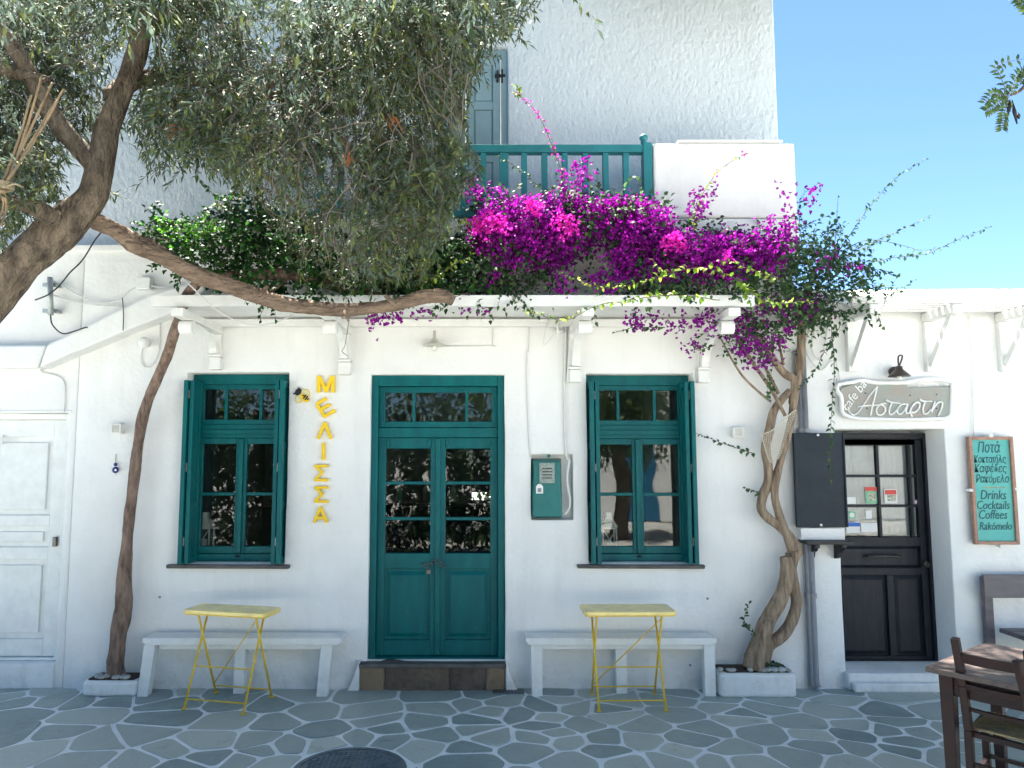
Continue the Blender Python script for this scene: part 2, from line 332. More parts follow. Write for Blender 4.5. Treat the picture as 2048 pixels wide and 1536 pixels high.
def leaves_on(polys,per_m,ang=.8,jit=.3,start=.12,pairs=True):
    P0=[];D=[];N=[]
    for pl in polys:
        seg=np.linalg.norm(np.diff(pl,axis=0),axis=1); cum=np.concatenate([[0],np.cumsum(seg)]); L=cum[-1]; n=max(3,int(L*per_m))
        u=np.linspace(start*L,L,n)+rng.normal(0,.004,n); ps=np.stack([np.interp(u,cum,pl[:,i]) for i in range(3)],1)
        t=np.stack([np.interp(np.clip(u+.01,0,L),cum,pl[:,i])-np.interp(np.clip(u-.01,0,L),cum,pl[:,i]) for i in range(3)],1)
        t/=np.linalg.norm(t,axis=1,keepdims=True)+1e-9
        a=rng.normal(size=(n,3)); a-=t*(a*t).sum(1)[:,None]; a/=np.linalg.norm(a,axis=1,keepdims=True)+1e-9
        d=t*math.cos(ang)+a*math.sin(ang)+rng.normal(0,jit,(n,3)); d[-1]=t[-1]
        P0.append(ps);D.append(d); nn=np.array([0,-.35,1.])+rng.normal(0,.45,(n,3)); N.append(nn)
    return np.vstack(P0),np.vstack(D),np.vstack(N)
def inpoly(x,y,poly):
    c=False;n=len(poly);j=n-1
    for i in range(n):
        xi,yi=poly[i];xj,yj=poly[j]
        if (yi>y)!=(yj>y) and x<(xj-xi)*(y-yi)/(yj-yi)+xi: c=not c
        j=i
    return c

# ================================================================== SETTING: ground
def plane(name,x0,x1,y0,y1,z,m):
    return tag(MB().add([(x0,y0,z),(x1,y0,z),(x1,y1,z),(x0,y1,z)],[(0,1,2,3)]).build(name,m),kind='structure')
ground=plane('ground',-300,300,-300,300,-.02,groundm)
pave=tag(MB().box(-9,9,-3.6,.35,-.015,0).build('pavement',mortar),kind='structure')
seeds=[]
def zs(lst,ox,oy,s):
    for a,b in lst:
        g=G(ox+a/s,oy+b/s); seeds.append((g.x,g.y))
zs([(70,622),(250,628),(60,655),(190,645),(100,685),(300,672),(450,668),(580,650),(90,755),(450,765),(30,870),(290,855),(620,670),(950,690),(850,645),(1010,625),(1200,640),(900,770),(1260,690),(1450,700),(1650,645),(1230,785),(1480,800),(1680,735),(1950,650),(1980,735),(750,860),(200,940),(560,900),(450,1000),(750,1000),(900,950),(1100,900),(1400,890),(1760,850),(1780,920),(1950,880),(1420,940),(1100,990),(1300,1000),(1000,1035),(1500,965)],0,1150,2.695)
zs([(120,130),(450,130),(685,125),(140,205),(470,195),(590,178),(770,165),(720,215),(860,225),(1000,185),(1090,160),(1150,190),(130,262),(180,300),(380,270),(640,265),(1020,250),(640,300),(450,330),(190,360),(600,400),(720,345),(1000,290),(1180,285),(1040,320),(950,350),(920,405),(1090,365),(1300,350),(1340,240),(1500,290),(1690,230),(1820,300),(1990,260),(1500,360),(1760,350),(1300,420),(1700,420),(1960,410),(1640,470),(1400,480),(1150,470),(600,465),(1020,480),(1860,470),(1300,200),(1640,155),(1360,155),(1680,115),(1080,110),(1260,115),(1850,110),(1890,150),(1900,190),(1990,220)],700,1340,2.56)
zs([(680,135),(830,125),(450,188),(860,185),(1250,170),(400,240),(400,275),(850,265),(240,330),(650,340),(400,400),(980,355),(1170,260),(1180,385),(1250,330),(1500,260),(720,415),(980,415),(1400,400),(740,490),(1020,500),(350,500),(150,530),(1320,460),(1320,510),(1500,540),(650,555),(1250,570),(300,590),(900,600),(1650,400),(1700,500),(1750,330),(1700,560),(1800,200)],1400,1340,3.16)
zs([(575,1490),(845,1492),(540,1530),(880,1525)],0,0,1)
_k=[]
for a_ in seeds:
    if all((a_[0]-b_[0])**2*.3+(a_[1]-b_[1])**2>.0105 for b_ in _k): _k.append(a_)
seeds=_k; far_from=len(seeds)
mx0,my0=-.81,-1.595   # manhole centre
cand=0
while cand<4200:
    cand+=1
    x=random.uniform(-8.8,8.8); y=random.uniform(-3.6,.3)
    gy=y; 
    vis=(-3.95<x<4.0 and -1.75<y)
    if vis: continue
    if all((x-a)**2*.45+(y-b)**2>.05 for a,b in seeds): seeds.append((x,y))
def voronoi_cell(i,pts,maxr=1.6):
    x,y=pts[i]; poly=[(x-1.1,y-.8),(x+1.1,y-.8),(x+1.1,y+.8),(x-1.1,y+.8)]
    for j,(a,b) in enumerate(pts):
        if j==i or abs(a-x)>2.2 or abs(b-y)>1.6: continue
        mx,my=(x+a)/2,(y+b)/2; nx,ny=a-x,b-y; q=[]
        for k in range(len(poly)):
            p0=poly[k];p1=poly[(k+1)%len(poly)]
            d0=(p0[0]-mx)*nx+(p0[1]-my)*ny; d1=(p1[0]-mx)*nx+(p1[1]-my)*ny
            if d0<=0: q.append(p0)
            if d0*d1<0:
                t=d0/(d0-d1); q.append((p0[0]+(p1[0]-p0[0])*t,p0[1]+(p1[1]-p0[1])*t))
        poly=q
        if len(poly)<3: return None
    return poly
def clip(poly,nx,ny,c):   # keep nx*x+ny*y<=c
    q=[]
    for k in range(len(poly)):
        p0=poly[k];p1=poly[(k+1)%len(poly)]; d0=p0[0]*nx+p0[1]*ny-c; d1=p1[0]*nx+p1[1]*ny-c
        if d0<=0:q.append(p0)
        if d0*d1<0:
            t=d0/(d0-d1); q.append((p0[0]+(p1[0]-p0[0])*t,p0[1]+(p1[1]-p0[1])*t))
    return q
def warp(x,y):
    v=noise.noise_vector(Vector((x*2.3,y*2.3,3.1))); return x+v.x*.045,y+v.y*.04
stuffmb=MB(); sx=[]
for i in range(len(seeds)):
    poly=voronoi_cell(i,seeds)
    if not poly: continue
    near=i<far_from or (abs(seeds[i][0])<4.6 and seeds[i][1]>-2.2)
    g=random.uniform(.010,.018); pts=poly
    # inset
    n=len(pts); q=list(pts)
    for k in range(n):
        a=pts[k];b=pts[(k+1)%n]; ex,ey=b[0]-a[0],b[1]-a[1]; L=math.hypot(ex,ey)
        if L<1e-5: continue
        nx,ny=ey/L,-ex/L
        q=clip(q,nx,ny,nx*a[0]+ny*a[1]-g)
        if len(q)<3: break
    q=clip(q,0,1,-.012) if len(q)>2 else q
    if len(q)<3: continue
    # drop stones inside manhole, push others out
    for _ in range(2):
        r=[]
        for k in range(len(q)):
            a=q[k];b=q[(k+1)%len(q)]
            r+=[(a[0]*.86+b[0]*.14,a[1]*.86+b[1]*.14),(a[0]*.14+b[0]*.86,a[1]*.14+b[1]*.86)]
        q=r
    q=[warp(*p) for p in q]; q=[(a,min(b,-.004)) for a,b in q]
    cx=sum(a for a,b in q)/len(q); cy=sum(b for a,b in q)/len(q)
    dm=math.hypot(cx-mx0,cy-my0)
    if dm<.22: continue
    if dm<1.5:
        nx,ny=(mx0-cx)/dm,(my0-cy)/dm; q=clip(q,nx,ny,nx*mx0+ny*my0-.372)
        if len(q)<3: continue
    out=q
    area=abs(sum(out[k][0]*out[(k+1)%len(out)][1]-out[(k+1)%len(out)][0]*out[k][1] for k in range(len(out))))/2
    if area<.004: continue
    z=.002+random.uniform(0,.003)
    if near:
        mb=MB().slab(out,-.005,z); tx,ty=random.gauss(0,.006),random.gauss(0,.012); mb.v=[(a,b,c+(abs((a-cx)*tx+(b-cy)*ty)+((a-cx)*tx+(b-cy)*ty) if c>0 else 0)) for a,b,c in mb.v]; o=mb.build('stone',slate,pave,bevel=.0015,recalc=False)
        at=o.data.attributes.new('tint','FLOAT','POINT'); t=random.random(); at.data.foreach_set('value',[t]*len(o.data.vertices))
    else:
        stuffmb.slab(out,-.005,z)
tag(stuffmb.build('stones_beyond',slate,pave,recalc=False),kind='stuff')
# manhole cover
e=tag(empty('manhole_cover',(mx0,my0,0)),'round dark cast iron manhole cover set into the slate paving','manhole cover')
MB().lathe([(.345,-.01),(.345,.008),(.315,.008),(.315,.003),(.30,.003),(.30,.006),(.02,.006)],(mx0,my0,0),40).build('cover_plate',ironm,e)
mb=MB()
for i in range(-9,10):
    for j in range(-9,10):
        x,y=i*.032,j*.032
        if x*x+y*y<.083: mb.bar((mx0+x-.011,my0+y-(.006 if (i+j)%2 else -.006),.0085),(mx0+x+.011,my0+y+(.006 if (i+j)%2 else -.006),.0085),.006,.005)
tag(mb.build('tread_pattern',ironm,e),kind='stuff')
a=G(985,1393);b=G(1048,1383)
e=tag(empty('drain_grate',(a.x,a.y,0)),'small rectangular metal drain grate in the paving right of the doorstep','drain grate')
MB().box(a.x,b.x,-.16,-.03,0,.010).build('grate_frame',ironm,e,bevel=.002)
for k in range(9): MB().box(a.x+.015+k*.027,a.x+.03+k*.027,-.15,-.04,.010,.014).build('grate_bar',chainm,e)

# ================================================================== walls with openings
def wall(name,x0,x1,z0,z1,Y,thick,holes,m,parent,step=.16,amp=.006,bevel=.012,rev=None):
    xs=set([x0,x1]);zs_=set([z0,z1])
    for h in holes: xs|={h[0],h[1]}; zs_|={h[2],h[3]}
    def fill(s):
        s=sorted(s); o=[]
        for a,b in zip(s,s[1:]):
            n=max(1,round((b-a)/step)); o+=[a+(b-a)*k/n for k in range(n)]
        return o+[s[-1]]
    xs=fill(xs);zs_=fill(zs_)
    bm=bmesh.new(); vd={}
    def V(i,k,l,Y2=None):
        key=(i,k,l)
        if key not in vd:
            x,z=xs[i],zs_[k]; w=noise.noise(Vector((x*.9,z*.9,Y*3+5)))*amp+noise.noise(Vector((x*3.1,z*3.1,Y+9)))*amp*.45
            y=Y+w if l==0 else (Y2 if Y2 is not None else Y+thick)
            if l==0:
                onh=any(abs(x-h[0])<1e-6 or abs(x-h[1])<1e-6 for h in holes) 
                x+=noise.noise(Vector((z*2.3,x,4)))*amp*(1.0 if onh else .3)
                z+=noise.noise(Vector((x*2.1,z,8)))*amp*(1.0 if 0<k<len(zs_)-1 else .4)
            vd[key]=bm.verts.new((x,y,z))
        return vd[key]
    def hole(i,k):
        cx=(xs[i]+xs[i+1])/2;cz=(zs_[k]+zs_[k+1])/2
        for n,h in enumerate(holes):
            if h[0]<cx<h[1] and h[2]<cz<h[3]: return n+1
        return 0
    nx,nz=len(xs)-1,len(zs_)-1
    for i in range(nx):
        for k in range(nz):
            if hole(i,k): continue
            bm.faces.new((V(i,k,0),V(i+1,k,0),V(i+1,k+1,0),V(i,k+1,0)))
            for (di,dk,e0,e1) in ((-1,0,(i,k),(i,k+1)),(1,0,(i+1,k+1),(i+1,k)),(0,-1,(i+1,k),(i,k)),(0,1,(i,k+1),(i+1,k+1))):
                a,b=i+di,k+dk
                if 0<=a<nx and 0<=b<nz:
                    h=hole(a,b)
                    if not h: continue
                    l=h; yy=Y+holes[h-1][4]
                else: l=-1; yy=Y+thick
                bm.faces.new((V(*e0,0),V(*e1,0),V(*e1,l,yy),V(*e0,l,yy)))
    bmesh.ops.recalc_face_normals(bm,faces=bm.faces)
    me=bpy.data.meshes.new(name); bm.to_mesh(me); bm.free()
    # front should face -Y
    fr=[p for p in me.polygons if abs(p.normal.y)>.9]
    if sum(p.normal.y*p.area for p in fr)>0: me.flip_normals()
    return link(name,me,m,parent,smooth=True,bevel=bevel,ang=40)
Z_TOP=P(1000,492).z                      # top of the ground floor
XE=P(1600,900).x                         # right end of the cafe front
XL=P(150,900).x
W1=rect(368,745,574,1128); W2=rect(1175,747,1390,1128); DR=rect(738,749,1010,1322)
LD=rect(-75,826,124,1326)
MT=rect(1062,909,1146,1040)
cafe=empty('cafe_building',(0,.4,0),'white two storey cafe with teal door and windows, balcony above the porch','building')
wall('wall',XL,XE,-.01,Z_TOP,0,.45,[(*W1,.34),(*W2,.34),(*DR,.34),(*MT,.11)],plaster,cafe)
# upper storey
UY=.25; UXR=P(1555,200,UY).x; ux=rect(846,92,1016,600,UY); 
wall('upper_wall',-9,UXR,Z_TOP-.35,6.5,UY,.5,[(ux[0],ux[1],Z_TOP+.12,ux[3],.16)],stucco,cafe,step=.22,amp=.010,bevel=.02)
MB().box(-9,UXR-.01,UY+.1,4.75,6.38,6.47).build('roof',plaster,cafe)
MB().box(UXR-.35,UXR-.003,UY+.5,6.5,0.0,6.47).build('side_wall',plaster,cafe)
MB().box(-9,XE-.01,.002,UY-.004,Z_TOP-.12,Z_TOP-.004).build('ledge',plaster,cafe,bevel=.01)
# balcony: floor slab, solid parapet on the right, end block left
BY=-.45; bp=rect(1306,285,1597,490,BY); bl=P(500,300,BY).x-.1
MB().box(bl-.25,bp[1],BY+.012,UY-.01,bp[2],P(1000,433,BY).z-.01).build('balcony_floor',plaster,cafe,bevel=.015)
MB().box(bp[0]+.01,bp[1]-.012,BY,BY+.16,P(1000,433,BY).z-.004,bp[3]).build('balcony_parapet',plaster,cafe,bevel=.02)
MB().box(bp[1]-.17,bp[1]-.006,BY+.164,UY-.012,P(1000,433,BY).z-.004,bp[3]-.01).build('balcony_side',plaster,cafe,bevel=.015)
q=rect(1352,281,1560,286,BY+.05); MB().box(q[0],q[1],BY-.01,BY+.2,bp[3]+.002,bp[3]+.02).build('coping_slab',plaster,cafe,bevel=.004)
# railing
rl=empty('balcony_railing',(0,BY,bp[3]),'teal wooden slatted balcony railing between white parapets','railing')
zt=P(1000,288,BY).z; zt2=P(1000,303,BY).z; zb=P(1000,420,BY).z; zb2=P(1000,432,BY).z; x0=bl; x1=bp[0]-.002
MB().box(x0,x1,BY+.005,BY+.085,zt2,zt).build('top_rail',tealrail,rl,bevel=.004)
MB().box(x0,x1,BY+.015,BY+.075,zb2,zb).build('bottom_rail',tealrail,rl,bevel=.004)
for px in range(1254,480,-41):
    if px in (): continue
    x=P(px,360,BY).x; w=.047/2 if px!=1008 else .075/2
    MB().box(x-w,x+w,BY+.02,BY+.07,zb+.001,zt2-.001).build('slat',tealrail,rl,bevel=.003)
xp=P(1290,300,BY).x+.02
MB().box(xp-.035,xp+.035,BY-.008,BY+.095,zb2-.01,zt+.012).build('post',tealrail,rl,bevel=.004)
MB().lathe([(.02,0),(.026,.02),(.018,.03),(.034,.045),(.036,.065),(.02,.085),(.004,.09)],(xp-.02,BY+.04,zt+.012),14).build('finial',tealrail,rl,smooth=True)
# upstairs shutter door
fr=MB(); X0,X1,Z0,Z1=ux[0],ux[1],Z_TOP+.12,ux[3]; y=UY+.05
fr.box(X0,X0+.06,y,y+.09,Z0,Z1).box(X1-.06,X1,y,y+.09,Z0,Z1).box(X0+.06,X1-.06,y,y+.09,Z1-.06,Z1)
ud=fr.build('upstairs_door',greyblue,cafe,bevel=.004)
xm=(X0+X1)/2
for a,b in ((X0+.065,xm-.003),(xm+.003,X1-.065)):
    mb=MB().box(a,b,y+.035,y+.06,Z0,Z1-.065)
    for z0,z1 in ((Z0+.1,Z0+.75),(Z0+.85,Z0+1.25),(Z0+1.35,Z1-.15)):
        mb.box(a+.085,b-.085,y+.022,y+.034,z0,z1)
    mb.box(a,a+.07,y+.015,y+.034,Z0,Z1-.065).box(b-.07,b,y+.015,y+.034,Z0,Z1-.065)
    for z in (Z0+.05,Z0+.8,Z0+1.3,Z1-.11): mb.box(a+.07,b-.07,y+.017,y+.034,z-.04,z+.04)
    mb.build('shutter_leaf',greyblue,ud,bevel=.003)
h=P(1000,146,UY)
MB().box(h.x-.045,h.x+.05,y-.01,y+.014,h.z-.012,h.z+.012).box(h.x-.03,h.x-.012,y-.012,y+.014,h.z-.06,h.z+.05).box(h.x+.01,h.x+.028,y-.012,y+.014,h.z-.07,h.z+.06).build('hinge',black,ud,bevel=.003)

# ---------------- windows
def framebox(mb,x0,x1,z0,z1,w,y0,y1,wt=None,wb=None):
    wt=wt or w; wb=wb or w
    mb.box(x0,x0+w,y0,y1,z0,z1).box(x1-w,x1,y0,y1,z0,z1).box(x0+w,x1-w,y0+.001,y1,z1-wt,z1).box(x0+w,x1-w,y0+.001,y1,z0,z0+wb)
def window(Wn,lab):
    x0,x1,z0,z1=Wn; H=z1-z0; fz=lambda f:z1-f*H
    y=.13
    mb=MB(); x0+=.004;x1-=.004
    framebox(mb,x0,x1,z0+.004,z1-.004,.05,y,y+.12,.085,.06)
    mb.box(x0+.05,x1-.05,y+.012,y+.1,fz(.345),fz(.272))           # transom rail
    mb.box(x0+.05,x1-.05,y-.006,y+.012,fz(.325),fz(.300))
    win=mb.build('window',teal,cafe,bevel=.004); win['label']=lab
    ix0,ix1=x0+.05,x1-.05; iw=ix1-ix0
    # transom sash
    mb=MB(); framebox(mb,ix0,ix1,fz(.272)+.001,z1-.09,.04,y+.02,y+.07)
    for f in (.30,.70): mb.box(ix0+iw*f-.013,ix0+iw*f+.013,y+.026,y+.066,fz(.272)+.04,z1-.13)
    mb.build('transom_sash',teal,win,bevel=.003)
    for a,b in ((0,.30),(.30,.70),(.70,1)):
        MB().box(ix0+iw*a+.012,ix0+iw*b-.012,y+.045,y+.049,fz(.272)+.03,z1-.12).build('pane',glass,win)
    xm=(x0+x1)/2
    for s,(a,b) in enumerate(((ix0,xm-.002),(xm+.002,ix1))):
        mb=MB(); framebox(mb,a,b,z0+.066,fz(.346),.045,y+.02,y+.07,.05,.06)
        zm=fz(.645); mb.box(a+.045,b-.045,y+.026,y+.066,zm-.014,zm+.014)
        mb.build('sash',teal,win,bevel=.004)
        MB().box(a+.04,b-.04,y+.045,y+.049,zm+.014,fz(.346)-.045).build('pane',glass,win)
        MB().box(a+.04,b-.04,y+.045,y+.049,z0+.12,zm-.014).build('pane',glass,win)
    MB().box(xm-.02,xm+.02,y-.004,y+.019,z0+.07,fz(.35)).build('meeting_stile',teal,win,bevel=.006)
    MB().tube([(xm-.02,y-.012,z0+.045),(xm+.02,y-.012,z0+.045)],.007,8).tube([(xm,y-.012,z0+.045),(xm,y+.01,z0+.06)],.005,6).build('latch',black,win)
    # folded shutters standing against the reveals
    for s in (-1,1):
        xa=x0 if s<0 else x1
        for k in range(2):
            a=xa-s*(.010+k*.046); b=a-s*.034; lo,hi=min(a,b),max(a,b)
            ya,yb=(-.105,.118) if k==0 else (-.085,.12)
            mb=MB(); zz0,zz1=z0+.012,z1-.075
            mb.box(lo,hi,ya,ya+.05,zz0,zz1).box(lo,hi,yb-.05,yb,zz0,zz1)
            for f0,f1 in ((0,.035),(.30,.33),(.62,.66),(.965,1)): mb.box(lo+.001,hi-.001,ya+.05,yb-.05,zz0+(zz1-zz0)*f0,zz0+(zz1-zz0)*f1)
            mb.box(lo+.011,hi-.011,ya+.05,yb-.05,zz0+.01,zz1-.01)
            mb.build('shutter',teal,win,bevel=.003)
        for f in (.12,.5,.88):
            x=xa-s*.05; MB().tube([(x,-.088,z0+H*f-.035),(x,-.088,z0+H*f+.035)],.007,8).build('shutter_hinge',chainm,win)
    mb=MB().prism([(x0-.10,z0-.03),(x1+.05,z0-.034),(x1+.055,z0-.004),(x0-.105,z0-.001)],-.05,.125)
    mb.build('sill',slate2,win,bevel=.006)
window(W1,'left teal window beside the yellow lettering'); window(W2,'right teal window near the bougainvillea trunk')
# ---------------- double door
x0,x1,z0,z1=DR; H=z1-z0; fz=lambda py:z1-(py-749)/(1322-749)*H; fx=lambda px:x0+(px-738)/(1010-738)*(x1-x0)
y=.10
mb=MB(); framebox(mb,x0+.003,x1-.003,z0+.002,z1-.003,.055,y-.05,y+.09,.09,.012)
mb.box(x0+.058,x1-.058,y,y+.08,fz(878),fz(858))
door=mb.build('door',teal,cafe,bevel=.005); door['label']='teal double door with glazed upper panes'
a,b=x0+.059,x1-.059; iw=b-a
mb=MB(); framebox(mb,a,b,fz(857),z1-.095,.05,y+.02,y+.06)
for f in (.29,.74): mb.box(a+iw*f-.013,a+iw*f+.013,y+.024,y+.058,fz(857)+.05,z1-.145)
mb.build('transom_sash',teal,door,bevel=.003)
for f0,f1 in ((0,.29),(.29,.74),(.74,1)): MB().box(a+iw*f0+.012,a+iw*f1-.012,y+.038,y+.042,fz(857)+.04,z1-.13).build('pane',glass,door)
xm=(a+b)/2
for lo,hi in ((a,xm-.002),(xm+.002,b)):
    mb=MB(); zt=fz(879); w=.062
    mb.box(lo,lo+w,y+.01,y+.06,z0+.016,zt).box(hi-w,hi,y+.01,y+.06,z0+.016,zt)
    mb.box(lo+w,hi-w,y+.011,y+.06,fz(901),zt).box(lo+w,hi-w,y+.011,y+.06,fz(1146),fz(1115)).box(lo+w,hi-w,y+.011,y+.06,z0+.016,fz(1288))
    for pz in (972,1045): mb.box(lo+w,hi-w,y+.016,y+.055,fz(pz)-.013,fz(pz)+.013)
    lf=mb.build('door_leaf',teal,door,bevel=.004)
    MB().box(lo+w,hi-w,y+.034,y+.046,fz(1288),fz(1146)).build('door_panel_back',teal,door)
    p0,p1,q0,q1=lo+w+.022,hi-w-.022,fz(1288)+.025,fz(1146)-.025
    mb=MB(); k=.03
    vs=[(p0,y+.033,q0),(p1,y+.033,q0),(p1,y+.033,q1),(p0,y+.033,q1),(p0+k,y+.018,q0+k),(p1-k,y+.018,q0+k),(p1-k,y+.018,q1-k),(p0+k,y+.018,q1-k)]
    mb.add(vs,[(4,5,6,7),(0,1,5,4),(1,2,6,5),(2,3,7,6),(3,0,4,7)]).build('door_panel',teal,door,bevel=.002)
    for pz0,pz1 in ((901,972),(972,1045),(1045,1115)): MB().box(lo+w-.004,hi-w+.004,y+.036,y+.040,fz(pz1)+.008,fz(pz0)-.008).build('pane',glass,door)
MB().box(xm-.022,xm+.022,y-.008,y+.009,z0+.02,fz(880)).build('cover_strip',teal,door,bevel=.007)
for px in (771,856,893,975):
    MB().box(fx(px)-.012,fx(px)+.012,y-.002,y+.010,fz(897),fz(883)).build('hinge_plate',teal,door,bevel=.002)
lk=P(866,1133,y-.03)
mb=MB()
for k in range(7):
    c=P(846+k*7,1127+5*math.sin(k*1.3),y-.02-.004*k); r=.014
    mb.tube([c+Vector((r*math.cos(t)*1.3,.006*math.sin(t*2+k),r*math.sin(t))) for t in np.linspace(0,6.283,10)],.0035,5,caps=False)
mb.build('chain',chainm,door)
c=P(857,1139,y-.035); MB().box(c.x-.017,c.x+.017,c.y-.01,c.y+.01,c.z-.035,c.z-.004).tube([c+Vector((.012*math.cos(t),0,.014*math.sin(t)-.004)) for t in np.linspace(0,3.14,7)],.004,6).build('padlock',chainm,door,bevel=.003)
# doorstep
st=empty('doorstep',(0,-.1,0),'weathered brown stone doorstep under the teal double door','doorstep')
sx0,sx1=P(722,1350).x,P(1010,1350).x; zt=z0-.002
for k,(f0,f1) in enumerate(((0,.17),(.17,.62),(.62,.87),(.87,1))):
    a=sx0+(sx1-sx0)*f0; b=sx0+(sx1-sx0)*f1-.004
    mb=MB(); n=10; vs=[];
    bm=bmesh.new(); bmesh.ops.create_grid(bm,x_segments=8,y_segments=5,size=.5)
    for v in bm.verts:
        X=a+(v.co.x+.5)*(b-a); Zz=.002+(v.co.y+.5)*(zt-.035)
        v.co=Vector((X,-.065+noise.noise(Vector((X*9,Zz*9,2)))*.02+ (.012 if abs(v.co.x)>.49 else 0),Zz))
    me=bpy.data.meshes.new('stone'); bm.to_mesh(me); bm.free(); o=link('stone',me,brownstone,st,smooth=True)
    at=me.attributes.new('tint','FLOAT','POINT'); at.data.foreach_set('value',[[.8,.15,.05,.7][k]]*len(me.vertices))
MB().box(sx0-.005,sx1+.005,-.085,.12,zt-.035,zt).build('tread',slate2,st,bevel=.008)
# wall foot: small plaster skirting lumps beside the step
mb=MB()
for s,xx in ((-1,sx0),(1,sx1)):
    mb.prism([(xx+s*.004,0.002),(xx+s*.10,0.002),(xx+s*.05,.11),(xx+s*.02,.2),(xx+s*.004,.24)],-.075,-.001)
mb.build('plaster_shoulder',plaster,cafe,bevel=.02,smooth=True)
# interior
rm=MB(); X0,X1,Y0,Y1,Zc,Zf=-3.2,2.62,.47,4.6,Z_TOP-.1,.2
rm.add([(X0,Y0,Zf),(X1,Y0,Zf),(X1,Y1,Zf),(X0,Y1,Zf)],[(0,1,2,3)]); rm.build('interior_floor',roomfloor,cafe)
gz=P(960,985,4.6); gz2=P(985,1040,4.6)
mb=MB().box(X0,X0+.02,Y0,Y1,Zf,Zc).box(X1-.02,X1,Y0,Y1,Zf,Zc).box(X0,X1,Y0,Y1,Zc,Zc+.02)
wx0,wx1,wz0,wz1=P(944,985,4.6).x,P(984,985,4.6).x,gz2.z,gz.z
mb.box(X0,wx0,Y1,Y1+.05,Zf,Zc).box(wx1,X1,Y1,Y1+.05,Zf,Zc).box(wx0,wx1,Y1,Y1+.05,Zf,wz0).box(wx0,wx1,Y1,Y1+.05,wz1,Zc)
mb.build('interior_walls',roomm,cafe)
ct=empty('cafe_counter',(-1,3.6,.2),'dark counter at the back of the cafe room behind the glass','counter')
MB().box(-2.8,.2,3.2,3.8,.2,1.25).build('counter_body',darkwood,ct,bevel=.01); MB().box(-2.85,.25,3.15,3.85,1.255,1.30).build('counter_top',tabwood,ct,bevel=.005)
for k in range(7):
    bx=-2.5+k*.35; tag(MB().lathe([(.04,0),(.04,.16),(.014,.21),(.014,.28)],(bx,3.5,1.302),10).build('bottle',creamm if k%2 else greenm,smooth=True),['green glass bottle at the left end of the dark cafe counter','cream bottle second from the left on the cafe counter'][k] if k<2 else ['cream','green'][k%2==0 and 1 or 0]+' bottle, '+['third','fourth, in the middle,','fifth','sixth','last'][k-2]+' from the left on the cafe counter','bottle','bottles on the cafe counter')

# ---------------- left neighbour building
lb=empty('left_building',(-5,.4,0),'plain white building on the left with a panelled white door and sloping stair slab','building')
wall('wall',-9,XL-.002,-.01,Z_TOP,0.0,.45,[(*LD,.2)],plaster,lb)
x0,x1,z0,z1=LD; y=.09
mb=MB(); framebox(mb,x0+.003,x1-.003,z0+.003,z1-.003,.05,y-.03,y+.09,.05,.02); dl=mb.build('door',oldwhite,lb,bevel=.006)
x0+=.055;x1-=.055; H=z1-z0
mb=MB().box(x0,x1,y+.03,y+.06,z0+.03,z1-.055)
xl=x0; xr=x1; zc=[z0+.03,z0+.30*H,z0+.42*H,z0+.50*H,z0+.56*H,z1-.055]
w=.11
mb.box(xl,xl+w,y+.004,y+.029,z0+.03,z1-.055).box(xr-w,xr,y+.004,y+.029,z0+.03,z1-.055)
for a,b in ((z0+.03,z0+.17),(z0+.40*H-.0,z0+.45*H),(z0+.535*H,z0+.58*H),(z1-.2,z1-.055)): mb.box(xl+w,xr-w,y+.006,y+.029,a,b)
mb.build('door_leaf',oldwhite,dl,bevel=.006)
for a,b in ((z0+.17,z0+.40*H),(z0+.45*H,z0+.535*H),(z0+.58*H,z1-.2)):
    MB().box(xl+w+.05,xr-w-.05,y+.012,y+.0295,a+.045,b-.045).build('door_panel',oldwhite,dl,bevel=.01)
hk=P(113,1083,y); MB().box(hk.x-.02,hk.x+.012,y-.03,y+.003,hk.z-.04,hk.z+.04).build('handle',chainm,dl,bevel=.004)
hk=P(6,880,y); MB().tube([(hk.x,y-.012,hk.z-.04),(hk.x,y-.012,hk.z+.04)],.010,8).build('hinge',oldwhite,dl)
MB().box(LD[0]-.05,LD[1]+.03,-.012,.1,LD[3]+.0,LD[3]+.025).build('lintel_ledge',plaster,lb,bevel=.008)
MB().box(LD[0]-.3,LD[1]-.0,-.02,.12,0.0,LD[2]-.004).build('threshold',plaster,lb,bevel=.012)
def pp(l,Y): return [(P(a,b,Y).x,P(a,b,Y).z) for a,b in l]
MB().prism(pp([(-400,690),(92,690),(75,735),(-400,733)],-.14),-.14,.02).build('stair_ledge',plaster,lb,bevel=.02)
MB().prism(pp([(93,689),(302,588),(400,560),(412,578),(372,614),(250,662),(130,712),(77,735)],-.16),-.16,.021).build('stair_slab',plaster,lb,bevel=.02)
MB().prism(pp([(-300,494),(330,488),(345,500),(-300,505)],-.03),-.03,.02).build('cornice',plaster,lb,bevel=.008)

